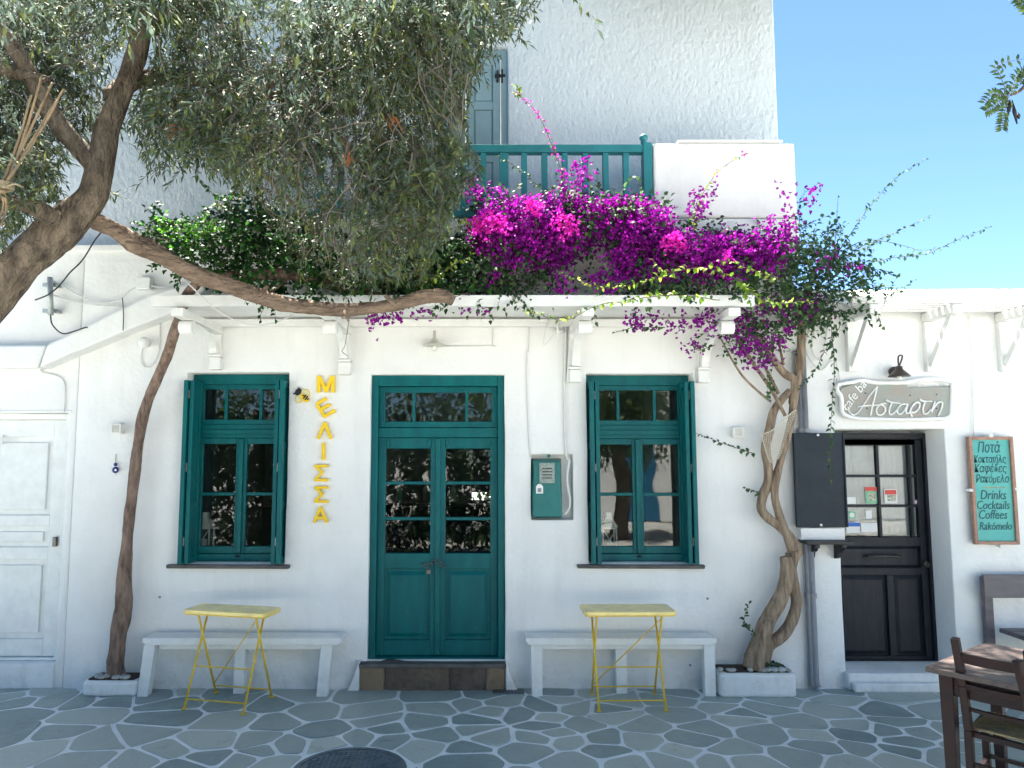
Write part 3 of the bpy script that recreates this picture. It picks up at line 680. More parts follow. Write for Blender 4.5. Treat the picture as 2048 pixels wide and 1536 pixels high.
# ---------------- right building: bar
bar=empty('bar_building',(4.5,.4,0),'low white bar building on the right with black door','building')
RY=.02; zr=P(1900,602,RY).z
RD=rect(1681,858,1902,1342,RY); 
wall('wall',XE+.004,9.5,-.01,zr,RY,.5,[(*RD,.5)],plaster,bar)
zp=P(1900,571,.1).z
MB().add([(XE+.05,RY+.0,zr+.002),(9.5,RY+.0,zr+.002),(9.5,.12,zp),(XE+.05,.12,zp-.03),(XE+.05,.5,zp-.05),(9.5,.5,zp-.03),(9.5,.5,zr),(XE+.05,.5,zr)],[(0,1,2,3),(3,2,5,4),(4,5,6,7),(1,6,5,2),(0,3,4,7)]).build('parapet',plaster,bar,bevel=.02)
MB().box(XE+.02,9.5,RY-.03,RY+.05,zr-.03,zr-.002).build('roof_edge',plaster,bar,bevel=.01)
MB().box(XE+.05,9.5,.51,6,zr-.3,zr-.2).build('roof',plaster,bar)
# door in the deep recess
x0,x1,z0,z1=RD; DY=RY+.30
q=rect(1676,866,1866,1340,DY); dx0,dx1=x0+.004,q[1]; dz0,dz1=z0+.004,q[3]
MB().box(dx1+.002,x1+.1,DY-.03,DY+.2,z0,z1).build('jamb_plaster',plaster,bar)
MB().box(x0-.02,x1+.02,-.06,RY+.48,0.001,z0+.003).build('threshold',plaster,bar,bevel=.012)
MB().box(x0,x1+.02,-.12,-.061,0.001,z0*.55).build('step',plaster,bar,bevel=.015)
mb=MB(); framebox(mb,dx0,dx1,dz0,dz1-.002,.05,DY-.03,DY+.08,.05,.012); bd=mb.build('door',darkwood,bar,bevel=.005); bd['label']='black wooden bar door with glazed upper panes'
fx=lambda px:P(px,1000,DY).x; fzz=lambda py:P(1760,py,DY).z
a,b=dx0+.052,dx1-.052
mb=MB(); w=.055
mb.box(a,a+w,DY,DY+.05,dz0+.014,dz1-.054).box(b-w,b,DY,DY+.05,dz0+.014,dz1-.054)
for p0,p1 in ((870,890),(1074,1092),(1136,1150),(1312,1336)): mb.box(a+w,b-w,DY+.001,DY+.05,fzz(p1),min(fzz(p0),dz1-.055))
mb.box(a+w,b-w,DY+.001,DY+.05,fzz(890),dz1-.054)
xmid=fx(1763)
xs3=[a+w,fx(1759),fx(1762),b-w]
for pz in (952,1012): mb.box(a+w,b-w,DY+.006,DY+.046,fzz(pz)-.012,fzz(pz)+.012)
for xq in (fx(1760),fx(1824)): mb.box(xq-.012,xq+.012,DY+.004,DY+.047,fzz(1074),fzz(890))
mb.box(fx(1773)-.03,fx(1773)+.03,DY+.003,DY+.049,fzz(1312),fzz(1150))
mb.build('door_leaf',darkwood,bd,bevel=.004)
cols=[a+w,fx(1760),fx(1824),b-w]; rows=[890,952,1012,1074]
for i in range(3):
    for k in range(3): MB().box(cols[i]+.010,cols[i+1]-.010,DY+.026,DY+.030,fzz(rows[k+1])+.010,fzz(rows[k])-.010).build('pane',glass,bd)
def raised(x0,x1,z0,z1,m,par,yb,k=.035,d=.016):
    vs=[(x0,yb,z0),(x1,yb,z0),(x1,yb,z1),(x0,yb,z1),(x0+k,yb-d,z0+k),(x1-k,yb-d,z0+k),(x1-k,yb-d,z1-k),(x0+k,yb-d,z1-k)]
    return MB().add(vs,[(4,5,6,7),(0,1,5,4),(1,2,6,5),(2,3,7,6),(3,0,4,7)]).build('door_panel',m,par,bevel=.002)
MB().box(a+w-.01,b-w+.01,DY+.032,DY+.04,dz0+.02,fzz(1090)).build('door_back',darkwood,bd)
raised(a+w+.005,b-w-.005,fzz(1135),fzz(1094),darkwood,bd,DY+.03,.02,.014)
raised(a+w+.005,fx(1773)-.035,fzz(1310),fzz(1152),darkwood,bd,DY+.03); raised(fx(1773)+.035,b-w-.005,fzz(1310),fzz(1152),darkwood,bd,DY+.03)
h0=P(1740,1113,DY-.03);h1=P(1800,1113,DY-.03)
MB().tube(spline([h0+Vector((0,.045,0)),h0,(h0+h1)/2+Vector((0,-.008,.004)),h1,h1+Vector((0,.045,0))],5),.011,8).build('handle',lampdark,bd,smooth=True)
h0=P(1858,1128,DY-.02); MB().lathe([(.03,0),(.03,.012),(.012,.02),(.022,.04),(.018,.055)],(h0.x-.03,h0.y-.03,h0.z),12,'y').build('door_knob',lampdark,bd,smooth=True)
# lace curtain and notices behind the glass
mb=MB(); n=60; cx0,cx1=a+w,fx(1824)+.0; vs=[];fs=[]
for i in range(n+1):
    x=cx0+(cx1-cx0)*i/n; yy=DY+.075+.006*math.sin(i*.9)+.004*math.sin(i*2.3)
    vs+=[(x,yy,fzz(1070)),(x,yy,fzz(892))]
    if i: fs.append((2*i-2,2*i,2*i+1,2*i-1))
mb.add(vs,fs).build('lace_curtain',mat('curtain_cloth',(.50,.52,.53),.95,.1,5,trans=.2),bd,smooth=True,recalc=False)
def note(p0,q0,p1,q1,m,nm='paper_note',y=DY+.021): 
    u,v=P(p0,q0,y),P(p1,q1,y); MB().box(u.x,v.x,y,y+.0015,v.z,u.z).build(nm,m,bd)
note(1690,994,1712,1008,paperm); note(1730,976,1757,1007,greenm,'packet_poster'); note(1730,974,1757,982,redm,'poster_band',DY+.018); note(1736,986,1752,1001,creamm,'poster_print',DY+.018)
note(1768,978,1795,1007,paperm,'packet_poster'); note(1770,980,1793,989,redm,'poster_band',DY+.018); note(1775,990,1792,1002,creamm,'poster_print',DY+.018)
note(1692,1044,1720,1066,paperm); note(1695,1045,1720,1053,bluem,'blue_label',DY+.018); note(1722,1046,1755,1064,paperm); note(1731,1021,1744,1037,paperm)
for (px,py,m,r) in ((1704,1030,greenm,.036),(1833,1004,mat('mauve_print',(.5,.3,.42),.6),.022)):
    c=P(px,py,DY+.018); MB().lathe([(r,0),(r,.002),(r*.7,.002)],(c.x,c.y,c.z),20,'y').build('round_sticker',m,bd)
    MB().lathe([(r*.6,-.001),(r*.6,.0)],(c.x,c.y-.001,c.z),16,'y').build('sticker_print',paperm,bd)
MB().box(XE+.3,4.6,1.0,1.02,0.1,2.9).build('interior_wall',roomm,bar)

# ---------------- canopy
cano=empty('porch_canopy',(0,-.4,3.0),'long white wooden porch canopy on carved brackets above the cafe front','canopy')
cy=-.82; xa=P(302,600,cy).x; xb=P(1510,612,cy).x; zc1=P(900,595,cy).z; zc0=P(900,612,cy).z
def sheet(xa,xb,y0,y1,z,zz): return MB().box(xa,xb,y0,y1,z,zz)
MB().box(xa,xb,cy,cy+.045,zc0,zc1+.02).build('fascia_board',whitepaint,cano,bevel=.004)
for k in range(6):
    y0=cy+.048+k*.126
    MB().box(xa+.01,xb-.01,y0,y0+.122,zc0+.045+k*.004,zc0+.07+k*.004).build('roof_board',whitepaint,cano,bevel=.002)
MB().box(xa+.02,xb-.02,-.055,-.004,zc0-.02,zc0+.044).build('wall_plate',whitepaint,cano,bevel=.004)
for pt,pb,off in ((432,740,0),(690,750,0),(1150,765,0),(1406,766,0)):
    X=P(pt,pb,-.04).x; zl=P(pt,pb,-.04).z; br=MB()
    zb=zc0-.022
    b0=MB().box(X-.045,X+.045,cy-.06,-.002,zb-.062,zb-.001).build('beam',whitepaint,cano,bevel=.006)
    MB().box(X-.036,X+.036,-.05,-.001,zl+.13,zb-.064).build('bracket_post',whitepaint,cano,bevel=.006)
    MB().box(X-.05,X+.05,-.09,-.001,zl,zl+.105).build('bracket_foot',whitepaint,cano,bevel=.01)
    MB().box(X-.056,X+.056,-.1,-.0015,zl+.107,zl+.128).build('bracket_band',whitepaint,cano,bevel=.006)
    # curved brace (quarter arc) with thickness
    r=.62 ; pts=[];n=12; z_hi=zb-.064; z_lo=zl+.13; y_hi=-.60; 
    outer=[];inner=[]
    for k in range(n+1):
        t=k/n*math.pi/2
        outer.append((y_hi+(-.078-y_hi)*math.sin(t)-.055, z_lo+(z_hi-z_lo)*math.cos(t)))
        inner.append((y_hi+(-.078-y_hi)*math.sin(t)+.0, z_lo+(z_hi-z_lo)*math.cos(t)))
    outer=[(min(p[0],-.08),p[1]) for p in outer]
    # concave arc: swap to bow towards the wall
    def arc(off):
        L=[]
        for k in range(n+1):
            t=k/n*math.pi/2; yy=-.08+(y_hi+.08)*(1-math.cos(t)); zz=z_lo+(z_hi-z_lo)*math.sin(t)
            L.append((yy-off*math.cos(t)*.0-off*(1 if k<n else 1), zz))
        return L
    A=arc(.05);B=arc(0)
    MB().yz(A+B[::-1],X-.032,X+.032).build('curved_brace',whitepaint,cano,bevel=.004)
    MB().lathe([(.052,-.05),(.052,.05)],(0,0,0),16).build('scroll',whitepaint,cano)
    sc=[o for o in cano.children if o.name.startswith('scroll')][-1]; sc.data.transform(Matrix.Translation((X,-.68,z_hi-.052))@Matrix.Rotation(R(90),4,'Y'))

# ---------------- pergola on the right building
pg=empty('slatted_pergola',(4.5,-.2,3.0),'white slatted wooden awning on triangular brackets over the bar front','pergola')
z1=P(1855,635,0).z+.0
zbars=P(1855,632,RY).z
for j,px in enumerate((1700,1855,2003,2160)):
    X=P(px,700,RY).x
    m1=MB().box(X-.04,X+.04,RY-.05,RY-.001,P(px,744,RY).z,zbars-.06); m1.build('bracket_post',whitepaint,pg,bevel=.005)
    MB().box(X-.045,X+.045,-.42,RY-.001,zbars-.058,zbars+.02).build('bracket_arm',whitepaint,pg,bevel=.012)
    MB().bar((X,RY-.055,P(px,733,RY).z),(X,-.34,zbars-.06),.055,.055,up=(1,0,0)).build('brace',whitepaint,pg,bevel=.004)
for k in range(5):
    y0=-.42+k*.085
    MB().box(P(1706,620,y0).x,P(2260,620,y0).x,y0,y0+.045,zbars+.022,zbars+.075).build('slat',whitepaint,pg,bevel=.004)
MB().box(P(1690,620,0).x,9.4,-.03,RY-.002,zbars+.078,zr-.032).build('wall_board',whitepaint,pg,bevel=.004)

# ================================================================== furniture
def bench(lx,rx,legs,lab):
    X0,X1=lx,rx; e=empty('bench',((X0+X1)/2,-.2,0),lab,'bench','long white benches against the cafe wall')
    zs0=.455
    D0=-.235
    MB().prism([(X0+.03,zs0-.055),(X1-.03,zs0-.055),(X1,zs0-.03),(X1,zs0),(X0,zs0),(X0,zs0-.03)],D0,-.03).build('seat',oldwhite,e,bevel=.006)
    MB().box(X0+.12,X1-.1,D0+.04,-.06,zs0-.095,zs0-.057).build('apron',oldwhite,e,bevel=.003)
    for i,(xt,xb_) in enumerate(legs):
        y=-.17 if i!=1 else -.10
        MB().prism([(xb_-.042,0),(xb_+.042,0),(xt+.045,zs0-.056),(xt-.045,zs0-.056)],y-.045,y+.04).build('leg',oldwhite,e,bevel=.004)
    return e
g=lambda px,py:G(px,py,0).x
bench(P(285,1280,-.23).x,P(683,1280,-.23).x,[(P(303,1290,-.18).x,P(288,1385,-.18).x),(P(484,1290,-.1).x,P(480,1380,-.1).x),(P(655,1290,-.18).x,P(645,1390,-.18).x)],'long white bench between the left planter and the teal door')
bench(P(1051,1280,-.23).x,P(1433,1280,-.23).x,[(P(1072,1290,-.18).x,P(1074,1390,-.18).x),(P(1240,1290,-.1).x,P(1242,1378,-.1).x),(P(1416,1290,-.18).x,P(1419,1388,-.18).x)],'long white bench between the teal door and the bougainvillea planter')
def ytable(cx,cy,rot,lab,w=.70,d=.31,fw=.50,rake=(0,0)):
    h=.71; e=empty('folding_table',(cx,cy,0.006),lab,'table','yellow folding bistro tables'); e.rotation_euler=(0,0,rot)
    r=.035; pts=[]
    for sx,sy,a0 in ((1,1,0),(-1,1,90),(-1,-1,180),(1,-1,270)):
        for k in range(5):
            a=R(a0+k*22.5); pts.append((sx*(w/2-r)+r*math.cos(a),sy*(d/2-r)+r*math.sin(a)))
    MB().slab(pts,h-.028,h).build('tabletop',yellowtop,e,local=True,bevel=.004)
    ins=[(x*.985,y*.97) for x,y in pts]
    MB().slab(ins,h-.036,h-.0285).build('rim',yellow,e,local=True)
    for s in (-1,1):
        x=s*fw/2
        dd=.5*d*.80
        f=.2
        a=(x-.0,-dd*.75,h-.03); b=(x+.0,f,0); c=(x-.012,dd*.75,h-.03); dpt=(x-.012,-f,0)
        MB().tube([a,b],.0085,8).build('leg',yellow,e,local=True,smooth=True)
        MB().tube([c,dpt],.0085,8).build('leg',yellow,e,local=True,smooth=True)
        for q in (b,dpt): MB().box(q[0]-.014,q[0]+.014,q[1]-.02,q[1]+.02,0,.01).build('foot',yellow,e,local=True,bevel=.003)
    def on(p,q,t): return tuple(p[i]+(q[i]-p[i])*t for i in range(3))
    A=lambda x,s:((x,s*dd*.75,h-.03),(x,-s*f,0))
    for (s,t,m) in ((1,.90,yellow),(-1,.90,yellow),(1,.58,yellow)):
        p=on(*A(-fw/2,s),t);q=on(*A(fw/2,s),t)
        MB().tube([p,q],.006,6).build('cross_bar',m,e,local=True,smooth=True)
    MB().tube([on(*A(-fw/2,-1),.88),on(*A(fw/2,-1),.05)],.0045,6).build('diagonal_stay',yellow,e,local=True,smooth=True)
    return e
ytable(-1.945,-.385,R(-13),'yellow folding table in front of the left white bench, turned slightly askew',d=.27,fw=.49)
ytable(1.115,-.365,R(1),'yellow folding table in front of the right white bench, square to the wall')
# planters
def planter(name,poly,h,lab):
    e=empty(name,(sum(p[0] for p in poly)/4,sum(p[1] for p in poly)/4,0),lab,'planter')
    o=MB().slab(poly,0,h).build('box',plaster,e,bevel=.03); o.modifiers['bevel'].segments=3
    cx=sum(p[0] for p in poly)/4; cy=sum(p[1] for p in poly)/4
    inner=[(cx+(x-cx)*.85,cy+(y-cy)*.8) for x,y in poly]; MB().slab(inner,h-.01,h+.012).build('soil',soilm,e,bevel=.008)
    x0=min(p[0] for p in poly);x1=max(p[0] for p in poly);y0=min(p[1] for p in poly);y1=max(p[1] for p in poly)
    for k in range(15):
        x=random.uniform(x0+.04,x1-.04);y=random.choice([y0+.03,y0+.05,random.uniform(y0,y1-.05)]); r=random.uniform(.018,.036)
        M=Matrix.Translation((x,y,h+.012+r*.3))@Matrix.Rotation(random.random()*6,4,'Z')@Matrix.Diagonal((r*1.35,r,r*.6,1))
        bm=bmesh.new(); bmesh.ops.create_icosphere(bm,subdivisions=2,radius=1,matrix=M)
        for v in bm.verts: v.co+=noise.noise_vector(v.co*25)*r*.12
        me=bpy.data.meshes.new('pebble'); bm.to_mesh(me); bm.free(); link('pebble',me,pebblem,e,smooth=True)
planter('planter',[(-3.17,-.22),(-2.74,-.22),(-2.70,-.004),(-3.16,-.004)],.125,'low white masonry planter at the foot of the left climbing trunk')
planter('planter',[(1.87,-.25),(2.46,-.25),(2.50,-.004),(1.80,-.004)],.19,'white masonry planter holding the twisted bougainvillea trunk')

# ================================================================== lettering, bee
sg=empty('name_lettering',(P(650,900).x,0,P(650,900).z),'vertical yellow letters spelling ΜΕΛΙΣΣΑ beside the left window','lettering')
def letter(strokes,w=.030,name='letter'):
    mb=MB()
    for k,(p,q) in enumerate(strokes):
        a=P(*p,-.018);b=P(*q,-.018); dv=(b-a).normalized()*w*.35
        o=Vector((0,-.0006*k,0)); mb.bar(a-dv*.6+o,b+dv*.6+o,w,.022)
    mb.build(name,yletter,sg,bevel=.0015)
Z=lambda a,b:(570+a/9.6,740+b/9.6)
letter([(Z(650,420),Z(650,125)),(Z(660,130),Z(790,410)),(Z(790,410),Z(905,130)),(Z(925,125),Z(925,420))])
letter([(Z(615,665),Z(760,890)),(Z(615,650),Z(790,550)),(Z(690,755),Z(865,668)),(Z(765,890),Z(960,780))],.027)
letter([(Z(640,1310),Z(765,1015)),(Z(765,1015),Z(885,1310))],.027)
letter([((647,887),(647,919))],.027)
for yy in (929,972):
    letter([((630,yy+3),(656,yy+3)),((632,yy+4),(645,yy+16)),((645,yy+16),(631,yy+29)),((630,yy+31),(656,yy+31))] ,.022)
letter([((629,1044),(641,1015)),((641,1015),(654,1044)),((633,1036),(650,1036))],.024)
be=empty('bee_ornament',(P(605,790).x,0,P(605,790).z),'flat black and yellow bee ornament fixed to the wall beside the lettering','ornament')
def disc(cx,cy,a,b,rot,m,nm,y,th=.006,ring=None):
    n=24; c=P(*Z(cx,cy),0); k=.423/100/9.6*1.0; outp=[];inn=[]
    for i in range(n):
        t=2*math.pi*i/n; u=a*math.cos(t);v=b*math.sin(t); X=(u*math.cos(rot)-v*math.sin(rot))*k; Zz=(u*math.sin(rot)+v*math.cos(rot))*k
        outp.append((c.x+X,c.z+Zz)); inn.append((c.x+X*.86,c.z+Zz*.86))
    return MB().prism(outp,y,y+th).build(nm,m,be)
disc(395,450,95,85,R(-20),yletter,'wing',-.012); disc(285,545,80,95,R(-20),yletter,'wing',-.0125)
disc(395,450,80,70,R(-20),creamw:=mat('pale_yellow_paint',(.72,.70,.42),.6),'wing_inlay',-.017); disc(285,545,65,80,R(-20),creamw,'wing_inlay',-.0175)
disc(265,425,75,55,R(55),black,'head',-.024,.01); disc(390,540,105,60,R(-42),yletter,'abdomen',-.024,.01)
mb=MB()
for i,(a,b) in enumerate((((335,490),(375,490)),((350,550),(405,480)),((385,575),(438,505)),((430,575),(455,545)))): mb.bar(P(*Z(*a),-.028-.0003*i),P(*Z(*b),-.028-.0003*i),.011,.006)
mb.build('stripes',black,be); MB().bar(P(*Z(235,430),-.02),P(*Z(160,460),-.02),.011,.006).bar(P(*Z(262,390),-.0205),P(*Z(268,330),-.0205),.011,.006).build('antennae',black,be)

# ================================================================== wall fittings
def wtube(pts,r,nm,m,par=None,Y=-.012,k=5,n=7): 
    return MB().tube(spline(PL(*pts,Y=Y),k),r,n).build(nm,m,par,smooth=True)
wlp=empty('wall_lamp',P(869,690,-.06),'cream enamel wall lamp with bulb above the teal door','wall lamp')
c=P(869,690,-.10)
MB().lathe([(.095,-.006),(.098,0),(.05,.022),(.028,.03),(.026,.05),(.014,.058),(.012,.12),(.005,.125)],c,24).build('lamp_shade',enamel,wlp,smooth=True)
MB().lathe([(.012,-.05),(.022,-.04),(.024,-.025),(.014,-.004)],c,14).build('bulb',bulbm,wlp,smooth=True)
MB().tube([c+Vector((.0,0,.04)),c+Vector((.0,.1,.04))],.012,8).build('arm',enamel,wlp,smooth=True)
tag(wtube([(880,692),(984,691),(985,688),(985,620)],.005,'lamp_cable',cablew,None,-.006,2),'white surface cable running from the door lamp up to the canopy','cable')
# meter
MB().box(MT[0]-.02,MT[1]+.02,.112,.14,MT[2]-.02,MT[3]+.02).build('recess_back',plaster,cafe)
me_=empty('electricity_meter',P(1100,975,0),'teal electricity meter box set in a wall recess with white conduit','meter')
x0,x1,z0,z1=rect(1064,917,1126,1038,-.03)
MB().add([(x0,.10,z0),(x1,.10,z0),(x1,.10,z1),(x0,.10,z1),(x0+.006,-.05,z0+.02),(x1-.01,-.05,z0+.02),(x1-.02,-.035,z0+.24),(x0+.02,-.035,z0+.24),(x1-.02,-.03,z1-.02),(x0+.02,-.03,z1-.02)],
 [(0,1,5,4),(4,5,6,7),(7,6,8,9),(9,8,2,3),(1,2,8,6,5),(0,4,7,9,3)]).build('housing',meterm,me_,bevel=.006)
q=rect(1079,926,1109,966,-.04); MB().box(q[0]-.012,q[1]+.012,-.045,-.036,q[2]-.012,q[3]+.012).build('window_frame',meterm,me_,bevel=.003); MB().box(q[0],q[1],-.050,-.044,q[2],q[3]).build('dial_window',dialm,me_)
mb=MB()
for k in range(4): mb.box(q[0]+.02,q[1]-.02,-.0525,-.0495,q[3]-.05-k*.026,q[3]-.042-k*.026)
mb.build('dial_lines',black,me_)
q=rect(1072,968,1086,987,-.04); MB().prism([(q[0],q[2]),(q[1],q[2]),(q[1],q[3]-.02),((q[0]+q[1])/2+.012,q[3]),((q[0]+q[1])/2-.012,q[3]),(q[0],q[3]-.02)],-.046,-.040).build('paper_label',paperm,me_)
mb=MB().box(q[0]+.014,q[1]-.014,-.048,-.0455,q[2]+.012,q[2]+.045).build('label_print',pipegrey,me_)
c=P(1098,912,-.02); MB().lathe([(.012,-.012),(.016,0),(.012,.012)],c,10,'y').build('seal_screw',meterm,me_)
tag(wtube([(1132,640),(1130,700),(1129,780),(1130,870),(1133,912),(1139,922),(1137,930),(1134,960),(1140,1000),(1137,1020),(1128,1028)],.011,'conduit',cablew,None,-.014),'white conduit dropping from the canopy into the electricity meter','conduit')
tag(wtube([(1058,640),(1057,700),(1054,705),(1054,780),(1057,860),(1060,905),(1062,915)],.0065,'cable',cablew,None,-.007),'thin white cable running down the wall left of the meter','cable')
tag(wtube([(1142,636),(1141,700),(1137,760),(1137,764)],.02,'pipe',oldwhite,None,-.025,3,10),'painted pipe beside the third canopy bracket','pipe')
at_=empty('antenna_mount',P(1105,660,-.05),'small white tube and clamp fitting under the canopy right of the door','fitting')
a=P(1116,644,-.08);b=P(1116,674,-.08); MB().tube([a,b],.012,10).build('tube',oldwhite,at_,smooth=True)
MB().box(a.x-.03,a.x+.04,-.075,-.003,(a.z+b.z)/2-.02,(a.z+b.z)/2-.005).box(a.x-.03,a.x+.04,-.074,-.003,(a.z+b.z)/2+.02,(a.z+b.z)/2+.033).build('clamp',oldwhite,at_,bevel=.003)
q=P(1085,650,-.05); MB().box(q.x-.025,q.x+.02,-.08,-.003,q.z-.01,q.z+.01).build('hook_block',oldwhite,at_,bevel=.003)
wtube([(1050,618),(1070,633),(1100,636),(1092,655),(1088,690),(1108,668)],.003,'wire',cablew,at_,-.06)
# little square wall lights
for (px,py,lab) in ((240,858,'small white square wall light between the left door and the climbing trunk'),(1471,865,'small white square wall light left of the netted bougainvillea trunk')):
    q=rect(px-10,py-10,px+10,py+10,0); e=empty('wall_light',((q[0]+q[1])/2,0,q[2]),lab,'wall light','small square wall lights')
    MB().box(q[0],q[1],-.075,-.001,q[2],q[3]).build('body',oldwhite,e,bevel=.004); MB().box(q[0]+.012,q[1]-.012,-.077,-.0755,q[2]+.01,q[3]-.01).build('lens',enamel,e)
# evil eye
e=empty('evil_eye_pendant',P(231,925,-.01),'dark blue glass eye pendant hanging on a cord left of the trunk','pendant')
MB().tube(PL((232,908),(231,928),Y=-.008),.003,5).build('cord',ropem,e)
for py,r in ((929,.015),(940,.027)):
    c=P(231,py,-.02); MB().lathe([(r*.5,-.010),(r,-.004),(r,.004),(r*.5,.01)],c,18,'y').build('glass_bead',evilm,e,smooth=True)
c=P(231,940,-.031); MB().lathe([(.009,0),(.008,.001)],c,12,'y').build('eye_dot',paperm,e)
MB().tube(PL((231,945),(232,950),Y=-.02),.002,5).build('tassel',ropem,e)
for (px,py) in ((320,1194),(1415,1197),(243,668),(452,612),(1380,1330)):
    c=P(px,py,-.003); MB().lathe([(.008,-.012),(.010,-.004),(.006,.004)],c,8,'y').build('nail',pipegrey,cafe)
# siren ball and cable
e=empty('wall_sensor',P(288,686,-.04),'round white ball fitting with looped cable left of the climbing trunk','sensor')
c=P(288,685,-.07); MB().lathe([(.012,-.047),(.035,-.035),(.048,0),(.035,.035),(.012,.047)],c,18).build('ball',oldwhite,e,smooth=True)
MB().lathe([(.03,-.07),(.03,.025)],(c.x,c.y+.045,c.z),12,'y').build('mount',oldwhite,e,smooth=True)
wtube([(286,694),(282,712),(284,728),(295,735),(308,725),(318,700),(320,640)],.006,'cable',cablew,e,-.012)
# junction box, bracket, cables (left)
q=rect(276,556,304,580,-.03); tag(MB().box(q[0],q[1],-.07,-.001,q[2],q[3]).build('junction_box',oldwhite,bevel=.008),'white junction box on the wall above the left stair slab','junction box')
e=empty('cable_bracket',P(101,600,-.06),'galvanised steel pole clamp fixed to the left wall','bracket')
MB().tube(PL((100,555),(102,630),Y=-.09),.022,12).build('pole',steel,e,smooth=True)
for py in (570,622):
    q=rect(86,py-4,118,py+4,-.06); MB().box(q[0],q[1],-.07,-.062,q[2],q[3]).box(q[0]+.01,q[0]+.04,-.061,-.002,q[2]+.002,q[3]-.002).box(q[1]-.04,q[1]-.01,-.061,-.002,q[2]+.002,q[3]-.002).build('clamp',steel,e,bevel=.003)
cb=[('dark sagging cable from the pole clamp to the junction box',[(102,560),(125,572),(160,592),(195,605),(235,600),(262,580),(276,574)],.006,cablew),
('lower sagging cable from the pole clamp to the canopy corner',[(108,590),(145,603),(185,609),(250,614),(300,610),(330,603)],.006,cablew),
('dark cable looping below the pole clamp towards the stair slab',[(101,630),(105,650),(125,667),(150,662),(170,655),(175,655)],.006,cabled),
('dark cable slanting from the olive trunk down across the left wall',[(205,462),(190,480),(165,520),(140,545),(118,572),(95,590),(70,600)],.006,cabled),
('thin white cable hanging in an arc under the left canopy end',[(365,555),(400,590),(430,617),(470,640),(510,650),(550,645),(585,630)],.005,cablew),
('short dark wire hanging across the stair slab',[(245,596),(247,630),(246,661)],.004,cabled),
('thin looped wire tied to the second canopy bracket',[(700,620),(698,640),(690,690),(684,702),(695,712)],.0035,pipegrey),
('white cable over the white door edge on the left building',[(80,737),(85,745),(115,752),(128,765),(130,790),(128,825)],.006,cablew),
('thin white cable down the bar wall beside the menu board',[(1938,632),(1941,690),(1944,720),(1946,800),(1948,870)],.005,cablew),
('white cable from the junction box to the canopy',[(303,572),(330,575),(360,568),(385,560)],.006,cablew)]
for i,(lab,pts,r,m) in enumerate(cb):
    Yc=[-.05,-.05,-.19,-.3,-.9,-.175,-.75,-.012,-.0,-.05][i]
    tag(wtube(pts,r,'cable',m,None,Yc),lab,'cable')
# drain pipes at the corner
for px,r,lab,m in ((1596,.018,'dark slim pipe at the corner of the cafe wall',pipegrey),(1604,.028,'grey drainpipe at the corner between cafe and bar',pipegrey)):
    a=P(px,700,-.035);b=P(px+4,1365,-.035)
    e=empty('drainpipe',(a.x,-.03,0),lab,'drainpipe')
    MB().tube([(a.x,-.035,a.z),(a.x,-.035,.06),(a.x+.01,-.05,.02)],r,12).build('pipe',m,e,smooth=True)
    for z in (.75,2.1): MB().lathe([(r+.008,-.02),(r+.008,.02)],(a.x,-.035,z),12).build('pipe_clip',m,e)
for i,pts in enumerate(([(1620,650),(1612,700),(1640,740),(1668,720),(1680,760),(1680,800)],[(1655,640),(1650,690),(1640,720),(1624,700),(1630,655)])):
    tag(wtube(pts,.007,'cable',cablew,None,-.01),['white cable looping beside the bougainvillea trunk top','second looped white cable beside the hanging vine'][i],'cable')
# notice board and shelf
q=rect(1588,866,1690,1054,-.08); nb=empty('notice_board',((q[0]+q[1])/2,0,q[2]),'dark navy blank notice board between the twisted trunk and bar door','board')
MB().box(q[0],q[1],-.095,-.07,q[2],q[3]).box(q[0]+.1,q[1]-.1,-.069,RY-.002,q[2]+.1,q[3]-.1).build('panel',navy,nb,bevel=.004)
mb=MB().box(q[0],q[0]+.02,-.106,-.0955,q[2],q[3]).box(q[1]-.014,q[1],-.106,-.0955,q[2],q[3]); mb.build('edge_strip',navy,nb,bevel=.003)
for px,py in ((1636,870),(1642,1050)): 
    c=P(px,py,-.098); MB().lathe([(.010,-.004),(.010,.004)],c,10,'y').build('screw',paperm,nb)
q=rect(1602,1056,1690,1080,-.08); tag(MB().box(q[0],q[1],-.08,RY-.002,q[2],q[3]).build('meter_cover',plaster,bevel=.005),'plain white panel under the navy notice board','panel')
q=rect(1606,1081,1692,1085,-.1); sh=empty('wall_shelf',((q[0]+q[1])/2,-.1,q[2]),'small black wall shelf on two brackets under the notice board','shelf')
MB().box(q[0],q[1]+.03,-.17,RY-.003,q[2]-.01,q[3]).build('shelf_board',black,sh,bevel=.003)
for px in (1626,1679):
    X=P(px,1095,-.05).x; z=q[2]-.011
    MB().yz([(RY-.004,z),(-.14,z),(-.14,z-.03),(-.11,z-.035),(-.09,z-.06),(-.05,z-.075),(-.035,z-.12),(RY-.004,z-.135)],X-.02,X+.02).build('bracket',black,sh,bevel=.004)
